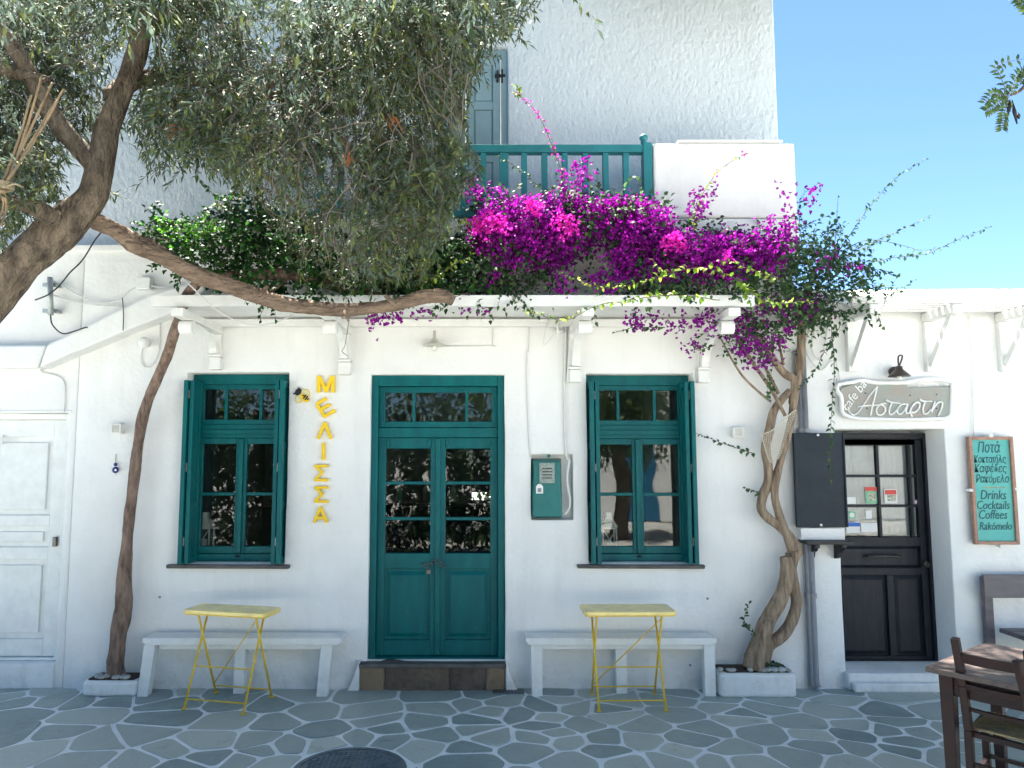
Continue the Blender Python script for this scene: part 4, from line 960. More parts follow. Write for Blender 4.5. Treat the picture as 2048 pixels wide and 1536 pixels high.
# stone sign
SY=-.03
sgn=empty('bar_sign',(P(1790,805,SY).x,0,P(1790,805,SY).z),'irregular slate sign with white script Αστάρτη and cafe bar above the bar door','sign')
T=lambda a,b:(1670+a/8.19,740+b/8.19)
outl=[(95,295),(350,215),(500,200),(620,228),(960,228),(1180,240),(1200,285),(1870,270),(1890,240),(1910,420),(1900,600),(1840,740),(1600,775),(900,780),(340,770),(140,690),(130,480),(90,400)]
MB().prism([(P(*T(a,b),SY).x,P(*T(a,b),SY).z) for a,b in outl],SY,RY-.004).build('slate_plate',signslate,sgn,bevel=.004)
rim=[(90,225),(300,195),(450,165),(640,205),(900,205),(1150,200),(1450,150),(1700,150),(1880,190),(1915,260),(1905,600),(1860,770),(1600,800),(1100,810),(700,800),(330,790),(130,710),(110,560),(100,430),(40,340),(40,250)]
c0=[P(*T(a,b),SY) for a,b in rim]; pts=spline(c0+[c0[0]],3); MB().tube(pts,.017,8,rough=.12,rf=6).build('rope_rim',plaster,sgn,smooth=True)
zig=[(1210,230),(1350,190),(1355,270),(1500,250),(1400,190),(1620,180),(1680,260),(1730,180),(1850,260),(1790,180)]
MB().tube([P(*T(a,b),SY-.006) for a,b in zig],.003,5).build('zigzag_cord',plaster,sgn)
strokes=[[(215,600),(230,680),(300,735),(370,700),(450,600),(560,430),(690,270)],[(690,270),(650,430),(610,600),(580,745)],[(365,600),(500,585),(710,572)],
[(830,545),(740,565),(680,640),(695,725),(770,730),(825,660),(800,590),(750,565)],[(840,485),(900,525),(1065,545)],[(925,540),(890,640),(890,715),(945,720),(1010,650)],
[(1185,560),(1100,560),(1030,620),(1020,695),(1075,720),(1150,640),(1190,555)],[(1190,555),(1160,680),(1195,710),(1235,670)],[(1265,765),(1230,690),(1260,600),(1330,530),(1385,555),(1365,640),(1300,690),(1245,690)],
[(1385,480),(1450,510),(1590,515)],[(1475,520),(1440,620),(1450,705),(1510,710),(1570,640)],[(1640,515),(1600,620),(1585,690)],[(1595,650),(1680,540),(1750,530),(1750,600),(1690,755)]]
mb=MB()
for k,s in enumerate(strokes): mb.tube(spline([P(*T(a,b),SY-.004-.0004*k) for a,b in s],4),.0075 if k not in (0,2) else .006,6)
mb.build('script_lettering',whitepaint,sgn,smooth=True)
text('cafe bar',.105,P(*T(385,430),SY-.003),'small_lettering',whitepaint,sgn,rot=R(52),shear=.2)
for a,b in ((500,380),(1230,415),(1665,400),(525,628),(1660,628)):
    c=P(*T(a,b),SY-.003); MB().lathe([(.006,-.002),(.006,.002)],c,8,'y').build('screw',black,sgn)
# bar lamp
bl_=empty('wall_lamp',P(1795,745,-.05),'dark bronze gooseneck wall lamp above the slate sign','wall lamp')
c=P(1788,744,RY-.02); MB().lathe([(.045,-.02),(.045,.012),(.03,.02)],(c.x,RY-.025,c.z),16,'y').build('wall_plate',lampdark,bl_,smooth=True)
q=P(1798,740,-.14)
MB().tube(spline([(c.x,RY-.03,c.z),(c.x-.0,-.09,c.z+.05),(c.x+.01,-.12,c.z+.12),(q.x,-.14,c.z+.11),(q.x,-.14,q.z)],5),.007,8).build('gooseneck',lampdark,bl_,smooth=True)
MB().lathe([(.088,-.055),(.075,-.04),(.045,-.01),(.03,.005),(.026,.03),(.012,.035)],q,20).build('lamp_shade',lampdark,bl_,smooth=True)
MB().lathe([(.014,-.085),(.02,-.07),(.018,-.05)],q,12).build('bulb',bulbm,bl_,smooth=True)
# menu board
q=rect(1942,873,2031,1089,-.04); mn=empty('menu_board',((q[0]+q[1])/2,-.02,q[2]),'turquoise hand lettered drinks menu board in a wooden frame','menu board')
mb=MB(); framebox(mb,q[0],q[1],q[2],q[3],.028,-.055,-.015); mb.build('frame',signframe,mn,bevel=.004)
MB().box(q[0]+.026,q[1]-.026,-.036,-.018,q[2]+.026,q[3]-.026).build('panel',turq,mn)
xc=(q[0]+q[1])/2; H=q[3]-q[2]
for k,(t,f,s,dx) in enumerate((('Ποτά',.150,.125,-.01),('Κοκταιήλς',.245,.088,-.01),('Καφέδες',.335,.098,-.01),('Ρακόμελο',.430,.094,.0),('Drinks',.585,.110,.0),('Cocktails',.675,.100,-.005),('Coffees',.765,.105,-.012),('Rakómelo',.865,.092,.002))):
    text(t,s,Vector((xc+dx,-.0385,q[3]-f*H)),'lettering',inkm,mn,shear=.25,ext=.001,fit=[.19,.27,.27,.275,.215,.27,.235,.27][k])
mb=MB()
for k in range(7): 
    X=xc-.08+k*.027; mb.bar((X,-.038,q[3]-.477*H+.006*math.sin(k*2)),(X+.02,-.038,q[3]-.477*H-.006*math.sin(k*2)),.006,.002)
mb.build('flourish',orangem,mn)
for a,b in ((xc,q[3]+.006),(q[0]-.01,(q[2]+q[3])/2),(q[1]+.004,(q[2]+q[3])/2+.01),(xc+.03,q[2]-.012)):
    MB().box(a-.018,a+.018,-.06,-.01,b-.012,b+.012).build('clip',whitepaint,mn,bevel=.006)
# dark bench on the right
db=empty('dark_bench',(P(2050,1250,-.3).x,-.3,0),'grey brown wooden bench with backrest below the menu board','bench')
bx0=P(1968,1160,-.1).x; bx1=bx0+1.3
zt=P(1990,1150,-.1).z; zb=P(1990,1196,-.1).z
MB().box(bx0,bx1,-.10,-.065,zb,zt).build('back_board',greywood,db,bevel=.004)
for X in (bx0+.02,bx1-.1): MB().box(X,X+.07,-.062,-.012,0,zt-.02).build('back_post',greywood,db,bevel=.004)
zs_=P(2010,1268,-.3).z; 
for k in range(3): MB().box(bx0+.10,bx1,-.46+k*.125,-.345+k*.125,zs_-.035,zs_).build('seat_plank',greywood,db,bevel=.004)
MB().box(bx0+.10,bx1-.02,-.44,-.41,zs_-.12,zs_-.037).build('apron',greywood,db,bevel=.004)
for X in (bx0+.16,bx1-.1): MB().box(X,X+.065,-.44,-.375,0,zs_-.037).build('leg',greywood,db,bevel=.004)

# tavern table and chairs (right foreground)
tt=empty('tavern_table',(2.396,-2.129,0.006),'dark square wooden tavern table at the right edge of the paving','table'); tt.rotation_euler=(0,0,R(38))
# local frame: origin = far left corner, x to the right, y away; table spans x 0...85, y -.85..0
h=.75
for k in range(6): MB().box(.0+k*.1425,.141+k*.1425,-.85,0,h-.028,h).build('top_plank',tabwood,tt,local=True,bevel=.002)
mb=MB().box(.07,.78,-.09,-.06,h-.14,h-.029).box(.07,.78,-.79,-.76,h-.14,h-.029).box(.06,.09,-.759,-.091,h-.14,h-.029).box(.76,.79,-.759,-.091,h-.14,h-.029); mb.build('apron',mahog,tt,local=True,bevel=.003)
for X in (.045,.735):
    for Yy in (-.115,-.805):
        MB().add([(X+.01,Yy+.01,0),(X+.06,Yy+.01,0),(X+.06,Yy+.06,0),(X+.01,Yy+.06,0),(X,Yy,h-.03),(X+.07,Yy,h-.03),(X+.07,Yy+.07,h-.03),(X,Yy+.07,h-.03)],[(0,1,2,3),(4,5,6,7),(0,1,5,4),(1,2,6,5),(2,3,7,6),(3,0,4,7)]).build('leg',mahog,tt,local=True,bevel=.004)
def chair(loc,rot,lab):
    # local: back posts at y=0, seat extends +y
    e=empty('rush_seat_chair',loc,lab,'chair','wooden rush seat chairs at the tavern table'); e.rotation_euler=(0,0,rot)
    w=.15;hs=.45
    for s in (-1,1):
        pts=[(s*w*.95,-.02,0),(s*w,.0,.25),(s*w,.0,hs),(s*w*1.03,-.025,.68),(s*w*1.08,-.075,.93)]
        mb=MB()
        for a,b in zip(pts,pts[1:]): mb.bar(a,b,.036,.040,up=(1,0,0))
        mb.build('back_post',mahog,e,local=True,bevel=.006)
        MB().bar((s*.20,.37,0),(s*.20,.37,hs-.01),.036,.036,up=(1,0,0)).build('front_leg',mahog,e,local=True,bevel=.006)
        MB().bar((s*w,.02,.2),(s*.20,.35,.2),.022,.02).build('side_stretcher',mahog,e,local=True)
        MB().bar((s*w,.02,hs-.02),(s*.20,.39,hs-.02),.03,.035).build('seat_rail',mahog,e,local=True,bevel=.004)
    for z,hh in ((.83,.05),(.68,.03),(.56,.02)):
        yb=-.02-(z-.6)*.2
        n=8; top=[(-w+2*w*i/n, yb-.02*math.sin(math.pi*i/n)) for i in range(n+1)]
        MB().slab(top+[(x,y+.018) for x,y in top[::-1]],z-hh/2,z+hh/2).build('back_slat',mahog,e,local=True,bevel=.003)
    MB().bar((-w,.0,.28),(w,.0,.28),.02).build('stretcher',mahog,e,local=True); MB().bar((-.2,.37,.22),(.2,.37,.22),.02).build('stretcher',mahog,e,local=True)
    MB().bar((-.2,.39,hs-.02),(.2,.39,hs-.02),.035,.03).build('seat_rail',mahog,e,local=True,bevel=.004); MB().bar((-w,.015,hs-.02),(w,.015,hs-.02),.03,.03).build('seat_rail',mahog,e,local=True,bevel=.004)
    mb=MB(); n=16
    for i in range(n):   # woven rush, four triangular quarters of cords
        t0=i/n*.5; X=lambda t,yf:(-w-(.03*yf))+2*(w+.03*yf)*t
        for s in (0,1):
            t=t0 if s==0 else 1-t0
            y0=.03+t0*.34*1.0; y1=.37-t0*.34
            mb.tube([(X(t,.3)*.98,y0,hs+.006),(X(t,.7)*.98,y1,hs+.006)],.0075,5)
        yy0=.03+t0*.34; mb.tube([(X(t0,0),yy0,hs+.006),(X(1-t0,0),yy0,hs+.006)],.0075,5)
        yy1=.37-t0*.34; mb.tube([(X(t0,1),yy1,hs+.006),(X(1-t0,1),yy1,hs+.006)],.0075,5)
    tag(mb.build('rush_seat',rush,e,local=True,smooth=True),kind='stuff')
    return e
chair((2.65,-2.335,.006),R(-52),'dark wooden chair with its back to the viewer pushed up to the tavern table')
chair((2.63,-2.82,.006),R(-75),'dark wooden chair nearest the camera, cut by the right edge')

# lanterns inside windows
def lantern(loc,lab,s=1.):
    e=empty('lantern',loc,lab,'lantern','pale wooden lanterns on the inner window sills'); x,y,z=loc; w=.065*s
    cre=oldwhite
    mb=MB().box(x-w,x+w,y-w,y+w,z,z+.02).box(x-w,x+w,y-w,y+w,z+.20*s,z+.222*s); mb.build('base_frame',creamm2,e,bevel=.003)
    for sx in (-1,1):
        for sy in (-1,1): MB().box(x+sx*w-(.012 if sx>0 else 0),x+sx*w+(.012 if sx<0 else 0),y+sy*w-(.012 if sy>0 else 0),y+sy*w+(.012 if sy<0 else 0),z+.021,z+.199*s).build('corner_post',creamm2,e)
    for sx in (-1,1): MB().bar((x-sx*w*.8,y-w+.004,z+.03),(x+sx*w*.8,y-w+.0045,z+.19*s),.006,.004).build('lattice_bar',creamm2,e)
    zt=z+.222*s; MB().add([(x-w*1.15,y-w*1.15,zt),(x+w*1.15,y-w*1.15,zt),(x+w*1.15,y+w*1.15,zt),(x-w*1.15,y+w*1.15,zt),(x-.03,y-.03,zt+.07),(x+.03,y-.03,zt+.07),(x+.03,y+.03,zt+.07),(x-.03,y+.03,zt+.07)],[(0,1,5,4),(1,2,6,5),(2,3,7,6),(3,0,4,7),(4,5,6,7),(3,2,1,0)]).build('roof',creamm2,e)
    MB().box(x-.026,x+.026,y-.026,y+.026,zt+.071,zt+.12).build('chimney',creamm2,e); MB().lathe([(.022,0),(.022,.09)],(x,y,z+.02),12).build('candle',paperm,e,smooth=True)
creamm2=mat('cream_lantern_paint',(.80,.77,.68),.6,.1,20)
MB().box(W1[0]-.1,W1[1]+.1,.345,.62,W1[2]+.02,W1[2]+.05).build('inner_sill',roomm,cafe); MB().box(W2[0]-.1,W2[1]+.1,.345,.62,W2[2]+.02,W2[2]+.05).build('inner_sill',roomm,cafe)
c=P(412,1100,.44); lantern((c.x,.40,W1[2]+.051),'cream lantern behind the lower left pane of the left window')
c=P(1216,1100,.44); lantern((c.x,.40,W2[2]+.051),'cream lantern with lattice behind the right window')

# ================================================================== TREES
def trunk_pts(px,Y): return [P(a,b,c if c is not None else Y) for a,b,c in px]
ol=empty('olive_tree',P(-300,1545,-1.6).freeze() if False else Vector((P(-300,1500,-1.6).x,-1.6,0)),'large olive tree leaning over the cafe front from the left, dense grey green crown','tree')
base=Vector((P(-300,1500,-1.6).x,-1.6,-.02))
tp=[base]+PL((-270,1200),(-190,900),(-90,690),(0,575),(90,485),(150,430),(188,385),(200,320),(215,250),(245,180),(272,110),(290,30),(305,-80),(330,-220),Y=-1.6)
tr=[.18,.15,.13,.125,.13,.125,.12,.098,.082,.076,.07,.06,.06,.055,.045,.03]
s_=spline(tp,8); MB().tube(s_,lerp_list(tr,len(s_)),22,rough=.16,rf=4).build('trunk',bark,ol,smooth=True)
def limb(pts,r,m=bark,par=ol,name='branch',rough=.15,n=10,k=6,rf=5,seed=0):
    s=spline(pts,k); return MB().tube(s,lerp_list(r,len(s)),n,rough=rough,rf=rf,seed=seed).build(name,m,par,smooth=True)
limb(PL((150,400,-1.55),(190,440,-1.5),(235,462,-1.45),(270,490,-1.4),(288,497,-1.38),(330,515,-1.35),(380,542,-1.3),(440,566,-1.25),(510,590,-1.18),(560,606,-1.15),(620,615,-1.12),(690,619,-1.1),(760,614,-1.08),(810,604,-1.08),(850,593,-1.08),(885,593,-1.08),(906,602,-1.09)),[.06,.052,.05,.064,.07,.058,.054,.056,.052,.054,.046,.046,.044,.046,.048,.046,.034],limbbark,n=18,rough=.24,rf=7,k=8)
limb(PL((225,200,-1.6),(270,160,-1.5),(340,155,-1.4),(430,165,-1.3),(520,185,-1.2),(620,215,-1.1),(720,225,-1.0)),[.08,.06,.05,.045,.04,.03,.02])
limb(PL((285,60,-1.6),(380,10,-1.7),(520,-40,-1.7),(700,-60,-1.6),(900,-60,-1.4)),[.06,.05,.045,.035,.02])
limb(PL((190,330,-1.6),(120,250,-1.7),(60,150,-1.8),(0,60,-1.9),(-120,-60,-2.0)),[.07,.06,.055,.045,.03])
limb(PL((110,440,-1.7),(60,410,-1.9),(0,400,-2.0),(-100,360,-2.0)),[.06,.05,.04,.03])
limb(PL((-40,130,-1.9),(0,135,-1.9),(30,145,-1.85),(100,160,-1.8)),[.05,.045,.04,.02])
limb(PL((520,185,-1.2),(600,120,-1.3),(720,60,-1.3),(850,20,-1.2)),[.035,.03,.022,.012])
limb(PL((620,215,-1.1),(700,300,-1.1),(760,400,-1.05),(800,480,-1.0)),[.028,.022,.016,.01])
limb(PL((430,165,-1.3),(470,280,-1.2),(560,380,-1.2),(640,470,-1.1)),[.03,.022,.016,.01])
CR=[(-300,-500),(1010,-520),(1090,-60),(1080,0),(1060,70),(1000,120),(960,160),(940,210),(935,250),(945,290),(985,320),(960,350),(910,400),(890,470),(870,540),(800,590),(690,600),(610,570),(560,480),(510,410),(440,350),(360,345),(320,370),(310,410),(250,420),(215,430),(150,440),(100,520),(0,560),(-250,620)]
def crown(poly,n,yr,bbox,thr=-.12):
    out=[]
    while len(out)<n:
        px=random.uniform(bbox[0],bbox[1]);py=random.uniform(bbox[2],bbox[3])
        if not inpoly(px,py,poly): continue
        Y=random.uniform(*yr); p=P(px,py,Y)
        if noise.noise(p*1.7)+.5*noise.noise(p*4.)<thr+random.uniform(-.15,.15) : continue
        out.append(p)
    return out
st_=crown(CR,5600,(-2.3,-.62),(-300,1095,-60,600),.10)
st_=[p for p in st_ if not (p.z<3.25 and p.y>-.95)]
TRK=[(a.x,a.z) for a in tp]
def neartrunk(p):
    px,py=proj(p)
    for (a,b) in (((-60,600),(90,485)),((90,485),(188,385)),((188,385),(205,300)),((205,300),(222,235)),((222,235),(272,110)),((190,440),(290,500)),((290,500),(400,555)),((400,555),(600,612)),((600,612),(906,602))):
        ax,ay=a;bx,by=b; t=max(0,min(1,((px-ax)*(bx-ax)+(py-ay)*(by-ay))/((bx-ax)**2+(by-ay)**2)))
        if math.hypot(px-ax-t*(bx-ax),py-ay-t*(by-ay))<(62 if ay<590 and ax<200 else 34): return True
    return False
dirs=[(random.gauss(.15,.8),random.gauss(-.1,.7),random.gauss(-.25,.6)) for _ in st_]
sh_=shoots(st_,dirs,[random.uniform(.18,.42) for _ in st_],5,.22,.16)
def inside(s,poly):
    for q in (s[-1],s[len(s)//2]):
        px,py=proj(q)
        if py>0 and not inpoly(px,py-random.uniform(0,28),poly): return False
    return not any(neartrunk(q) and q[1]<-1.0 and random.random()<.86 for q in s)
sh_=[s for s in sh_ if inside(s,CR) and not (proj(s[0])[1]>390 and random.random()<.38)]
P0,D,N=leaves_on(sh_,70,.75,.28)
ex=ribs(sh_,.0028,.0012)
n=len(P0); leafmesh('foliage',olivem,P0,D,N,rng.uniform(.045,.078,n),rng.uniform(.012,.018,n),ol,fold=.12,extra=ex)
# upper crown beyond the frame: shades the square
st2=crown(CR+[],1100,(-3.6,-.3),(-300,1075,-520,-60),-.3)
st2+=[Vector((random.uniform(-4.6,1.2),random.uniform(-5.2,-2.6),random.uniform(4.6,6.2))) for _ in range(350)]
dirs=[(random.gauss(0,.8),random.gauss(0,.8),random.gauss(-.1,.6)) for _ in st2]
sh2=shoots(st2,dirs,[random.uniform(.3,.55) for _ in st2],4,.15,.15)
P0,D,N=leaves_on(sh2,34,.8,.3); n=len(P0)
leafmesh('upper_foliage',olivem,P0,D,N,rng.uniform(.06,.09,n),rng.uniform(.015,.022,n),ol,fold=.12)
# bare hanging twigs in the crown
stt=[P(random.gauss(a,b),random.gauss(c,d),random.uniform(-2.3,-1.2)) for a,b,c,d,k in ((530,80,250,70,90),(740,90,250,90,110),(850,70,150,70,50),(330,110,120,80,60),(660,140,400,60,60),(120,80,120,80,40),(620,200,80,60,60)) for _ in range(k)]
sht=shoots(stt,[(random.gauss(.1,.7),random.gauss(0,.5),random.gauss(-.7,.5)) for _ in stt],[random.uniform(.25,.6) for _ in stt],7,.12,.22)
sht=[s for s in sht if inside(s,CR)]
V,T_=ribs(sht,.0042,.0018); me=bpy.data.meshes.new('hanging_twigs'); me.from_pydata(V.tolist(),[],T_.reshape(-1,3).tolist()); tag(link('hanging_twigs',me,mat('grey_twig',(.15,.13,.11),.9,.1,20),ol),kind='stuff')
# a few dried orange leaf clusters
for i,(px,py) in enumerate(((350,252),(785,235),(695,310))):
    c=P(px,py,-2.25); n=14; leafmesh('dry_leaf_cluster',redbrown,np.array([list(c)]*n)+rng.normal(0,.012,(n,3)),np.array([[0,0,-1]]*n)+rng.normal(0,.35,(n,3)),rng.normal(0,1,(n,3)),.07,.012,ol,kind='stuff')
for k,(a,b,r) in enumerate((((300,503),(286,478),.022),((520,592),(535,572),.018),((690,622),(697,642),.012),((790,610),(770,590),.016),((455,570),(468,588),.012))):
    p0,p1=P(*a,-1.2),P(*b,-1.23); MB().tube([p0,(p0+p1)/2+Vector((0,-.006,0)),p1],[r*1.3,r,r*.8],9,rough=.2,rf=9,seed=k).build('branch_stub',limbbark,ol,smooth=True)
# canes tied with rope
cn=empty('cane_bundle',P(8,372,-2.35),'bundle of dry canes tied with rope hanging in the olive at the left edge','canes')
for i,(a,b) in enumerate((((12,372),(128,178)),((8,372),(105,165)),((14,375),(84,150)),((4,372),(62,190)),((10,368),(116,200)),((6,380),(2,452)),((0,380),(-6,446)))):
    MB().tube(spline([P(*a,-2.35-.01*i),(P(*a,-2.35)+P(*b,-2.3))/2+Vector((.005*i,0,.01)),P(*b,-2.3-.012*i)],4),lerp_list([.009,.006],9),6).build('cane',canem,cn,smooth=True)
mb=MB()
for k in range(5): mb.tube([P(8,366+k*3,-2.37)+Vector((.05*math.cos(t),.04*math.sin(t),.004*math.sin(2*t))) for t in np.linspace(0,6.28,12)],.005,5)
mb.tube(spline(PL((14,372,-2.4),(30,368,-2.4),(46,374,-2.4)),4),.006,5).build('rope',ropem,cn)

# ---------------- left climbing vine
lv=empty('climbing_vine',Vector((P(232,1350,-.12).x,-.12,0)),'tall smooth brown climbing trunk at left with dark green leaves on the canopy','climber')
px=[(232,1362,-.12),(230,1330,-.12),(236,1290,-.12),(242,1240,-.12),(247,1190,-.12),(251,1130,-.11),(257,1060,-.11),(264,990,-.10),(272,930,-.10),(277,880,-.10),(284,840,-.12),(298,795,-.16),(318,750,-.22),(338,700,-.30),(352,655,-.42),(366,612,-.55),(378,585,-.70),(400,560,-.72)]
s_=spline(PL(*px),6); MB().tube(s_,lerp_list([.08,.066,.058,.07,.062,.048,.042,.042,.044,.041,.042,.039,.039,.039,.038,.038,.036,.032],len(s_)),20,rough=.2,rf=6).build('trunk',vbark,lv,smooth=True)
limb(PL((400,560,-.7),(480,552,-.6),(560,548,-.6),(620,556,-.6),(680,575,-.62),(740,592,-.6),(800,596,-.6)),[.05,.045,.045,.045,.045,.04,.03],vbark,lv)
limb(PL((500,585,-.75),(545,580,-.75),(570,560,-.7),(600,545,-.7)),[.012,.012,.012,.01],vbark,lv)
def bush(poly,n,yr,ln,perm,m,par,name,Ls,Ws,droop=.1,fold=.2,six=True,thr=-.2,updir=.1,twig=True,kind='stuff',wig=.18,bb=None):
    xs=[p[0] for p in poly];ys=[p[1] for p in poly]
    st=crown(poly,n,yr,(min(xs),max(xs),min(ys),max(ys)),thr)
    dirs=[(random.gauss(0,.8),random.gauss(-.35,.6),random.gauss(updir,.6)) for _ in st]
    sh=shoots(st,dirs,[random.uniform(*ln) for _ in st],4,droop,wig)
    P0,D,N=leaves_on(sh,perm,.9,.35); N=N+np.array([0,-.6,0]); k=len(P0)
    return leafmesh(name,m,P0,D,N,rng.uniform(*Ls,k),rng.uniform(*Ws,k),par,fold=fold,extra=ribs(sh,.0025,.001) if twig else None,six=six,kind=kind)
bush([(300,470),(320,445),(380,440),(410,402),(450,395),(520,420),(600,430),(700,470),(800,470),(930,480),(960,560),(940,590),(800,585),(640,570),(560,575),(500,560),(430,560),(350,530),(330,500)],800,(-.85,-.25),(.12,.26),42,vinem,lv,'foliage',(.035,.055),(.028,.042))
bush([(270,465),(315,455),(330,475),(320,500),(285,475)],24,(-.9,-.7),(.1,.2),35,vinem,lv,'foliage',(.03,.045),(.02,.03))
bush([(495,590),(545,585),(550,615),(520,618)],8,(-.95,-.9),(.05,.12),40,vinem,lv,'foliage',(.03,.045),(.02,.03),droop=.5)
bush([(630,560),(660,565),(655,595),(560,590)],14,(-.95,-.85),(.06,.14),35,vinem,lv,'foliage',(.03,.045),(.02,.03),droop=.4)
bush([(325,445),(420,435),(440,470),(400,490),(330,480)],55,(-.98,-.80),(.06,.14),45,greenleaf,lv,'sunlit_foliage',(.03,.045),(.024,.034),updir=.3)
bush([(835,530),(860,520),(865,575),(835,580)],12,(-1.0,-.9),(.06,.14),45,limem,lv,'sunlit_foliage',(.03,.04),(.02,.028),updir=.4)
bush([(430,405),(470,395),(465,420)],6,(-.95,-.8),(.05,.1),45,mat('pale_blossom',(.55,.50,.30),.7,trans=.3),lv,'pale_blossom',(.012,.02),(.012,.018))

# ---------------- bougainvillea
bo=empty('bougainvillea',Vector((P(1530,1360,-.13).x,-.13,0)),'magenta bougainvillea with braided pale trunk climbing over the canopy and balcony','climber')
Bz=lambda l,Y:[P(1380+a/1.919,600+b/1.92,c if c is not None else Y) for a,b,c in [(*q,None) if len(q)==2 else q for q in l]]
def bl(l,r,Y=-.14,n=12,rough=.16,seed=0,name='stem'):
    return limb(Bz(l,Y),r,bbark,bo,name,rough,n,6,6,seed)
bl([(246,1412),(252,1375),(275,1290),(310,1210),(345,1150),(365,1090),(372,1030),(365,985)],[.085,.08,.07,.062,.058,.055,.05,.04],-.17,14,.18,1,'trunk')
bl([(275,1410),(300,1330),(350,1290),(385,1240),(408,1170),(398,1100),(385,1030),(395,985),(412,960)],[.06,.05,.05,.045,.045,.045,.048,.055,.05],-.13,12,.16,2)
bl([(380,990),(410,965),(385,915),(345,870),(300,835),(275,800),(278,755),(300,700),(300,640),(290,570),(305,500),(320,430),(355,380),(385,350)],[.05,.045,.042,.04,.04,.038,.038,.036,.036,.036,.036,.034,.03,.03],-.13,12,.14,3)
bl([(395,960),(370,900),(345,830),(325,760),(328,700),(345,630),(365,560),(385,480),(398,400),(402,330),(395,300),(360,280),(325,235),(300,195),(255,140),(200,90)],[.045,.034,.032,.032,.032,.03,.03,.03,.032,.034,.034,.032,.03,.028,.024,.016],-.15,12,.14,4)
bl([(395,400),(405,330),(418,280),(425,200),(428,130),(432,60),(450,-10),(460,-60)],[.036,.038,.036,.034,.034,.032,.03,.02],-.13,12,.12,5)
bl([(365,445),(330,375),(290,310),(240,240),(190,155),(150,90)],[.014,.015,.014,.013,.012,.008],-.2)
bl([(310,390),(260,350),(200,290),(150,210),(120,150)],[.010,.010,.009,.008,.006],-.17)
bl([(340,360),(310,300),(285,250)],[.016,.014,.01],-.12); bl([(360,250),(345,180),(340,120)],[.012,.01,.008],-.12)
# net
e=empty('string_net',P(1550,880,-.22),'piece of beige string netting wrapped round the bougainvillea trunk','net')
mb=MB(); n,m_=15,17
def npt(u,v):
    tl,tr_,bl2,br=(1522,868),(1592,826),(1536,918),(1558,924)
    x=(tl[0]*(1-u)+tr_[0]*u)*(1-v)+(bl2[0]*(1-u)+br[0]*u)*v; y=(tl[1]*(1-u)+tr_[1]*u)*(1-v)+(bl2[1]*(1-u)+br[1]*u)*v
    return P(x,y+6*math.sin(u*5),-.20-.05*math.sin(u*math.pi)-.006*math.sin(v*9))
for i in range(n+1): mb.tube([npt(i/n,j/m_) for j in range(m_+1)],.0016,4)
for j in range(m_+1): mb.tube([npt(i/n,j/m_) for i in range(n+1)],.0016,4)
mb.tube([npt(i/n,0)+Vector((0,-.003,0)) for i in range(n+1)],.005,5); mb.tube([npt(0,i/n)+Vector((0,-.003,0)) for i in range(n+1)],.004,5)
tag(mb.build('netting',netm,e),kind='stuff')
# leaf and flower masses
MASS=[(930,470),(960,400),(1010,380),(1060,400),(1110,380),(1170,400),(1200,395),(1290,395),(1330,440),(1400,450),(1470,470),(1540,440),(1590,430),(1610,480),(1590,560),(1620,590),(1500,600),(1300,590),(1100,595),(950,590),(900,560),(880,510)]
bush(MASS,950,(-.78,-.30),(.12,.28),34,boum,bo,'foliage',(.034,.052),(.024,.034))
bush([(780,520),(950,500),(1500,560),(1500,600),(780,590)],300,(-.9,-.5),(.08,.18),36,boum,bo,'foliage',(.03,.05),(.022,.032))
COL=[(1590,560),(1630,470),(1690,470),(1760,560),(1780,600),(1740,640),(1660,640),(1620,660),(1580,650),(1480,640),(1430,650),(1480,700),(1500,730),(1540,690),(1560,600)]
bush(COL,330,(-.55,-.05),(.12,.26),36,boum,bo,'foliage',(.032,.05),(.022,.032))
bush([(1440,640),(1520,640),(1560,700),(1540,760),(1480,740)],45,(-.45,-.1),(.1,.2),36,boum,bo,'foliage',(.03,.05),(.02,.03),droop=.3)
def blooms(poly,n,yr,m,name,size=(.018,.028),thr=-.1,cl=7,spread=.035):
    xs=[p[0] for p in poly];ys=[p[1] for p in poly]
    c=crown(poly,n,yr,(min(xs),max(xs),min(ys),max(ys)),thr); P0=[];D=[];N=[]
    for q in c:
        for _ in range(cl):
            o=np.array(q)+rng.normal(0,spread,3); ax=rng.normal(0,1,3)+np.array([0,-.6,.2]); ax/=np.linalg.norm(ax); a=np.cross(ax,rng.normal(size=3)); a/=np.linalg.norm(a); b=np.cross(ax,a)
            for k in range(3):
                t=k*2.094; d=(a*math.cos(t)+b*math.sin(t))*.75+ax*.65; P0.append(o);D.append(d);N.append(ax-d*.5)
    k=len(P0); return leafmesh(name,m,P0,D,N,rng.uniform(*size,k),rng.uniform(size[0]*.85,size[1]*.85,k),bo,fold=.2,mid=.5)
blooms([(940,480),(960,420),(1020,400),(1060,400),(1130,395),(1170,400),(1200,400),(1290,400),(1320,430),(1350,470),(1430,470),(1500,460),(1560,470),(1560,540),(1450,560),(1300,560),(1150,560),(1010,530),(950,500)],1500,(-.86,-.48),bract,'blossom',thr=-.3,spread=.03)
blooms([(960,440),(1060,400),(1290,400),(1350,460),(1500,480),(1480,540),(1100,520)],110,(-.95,-.8),bract,'blossom',thr=.05)
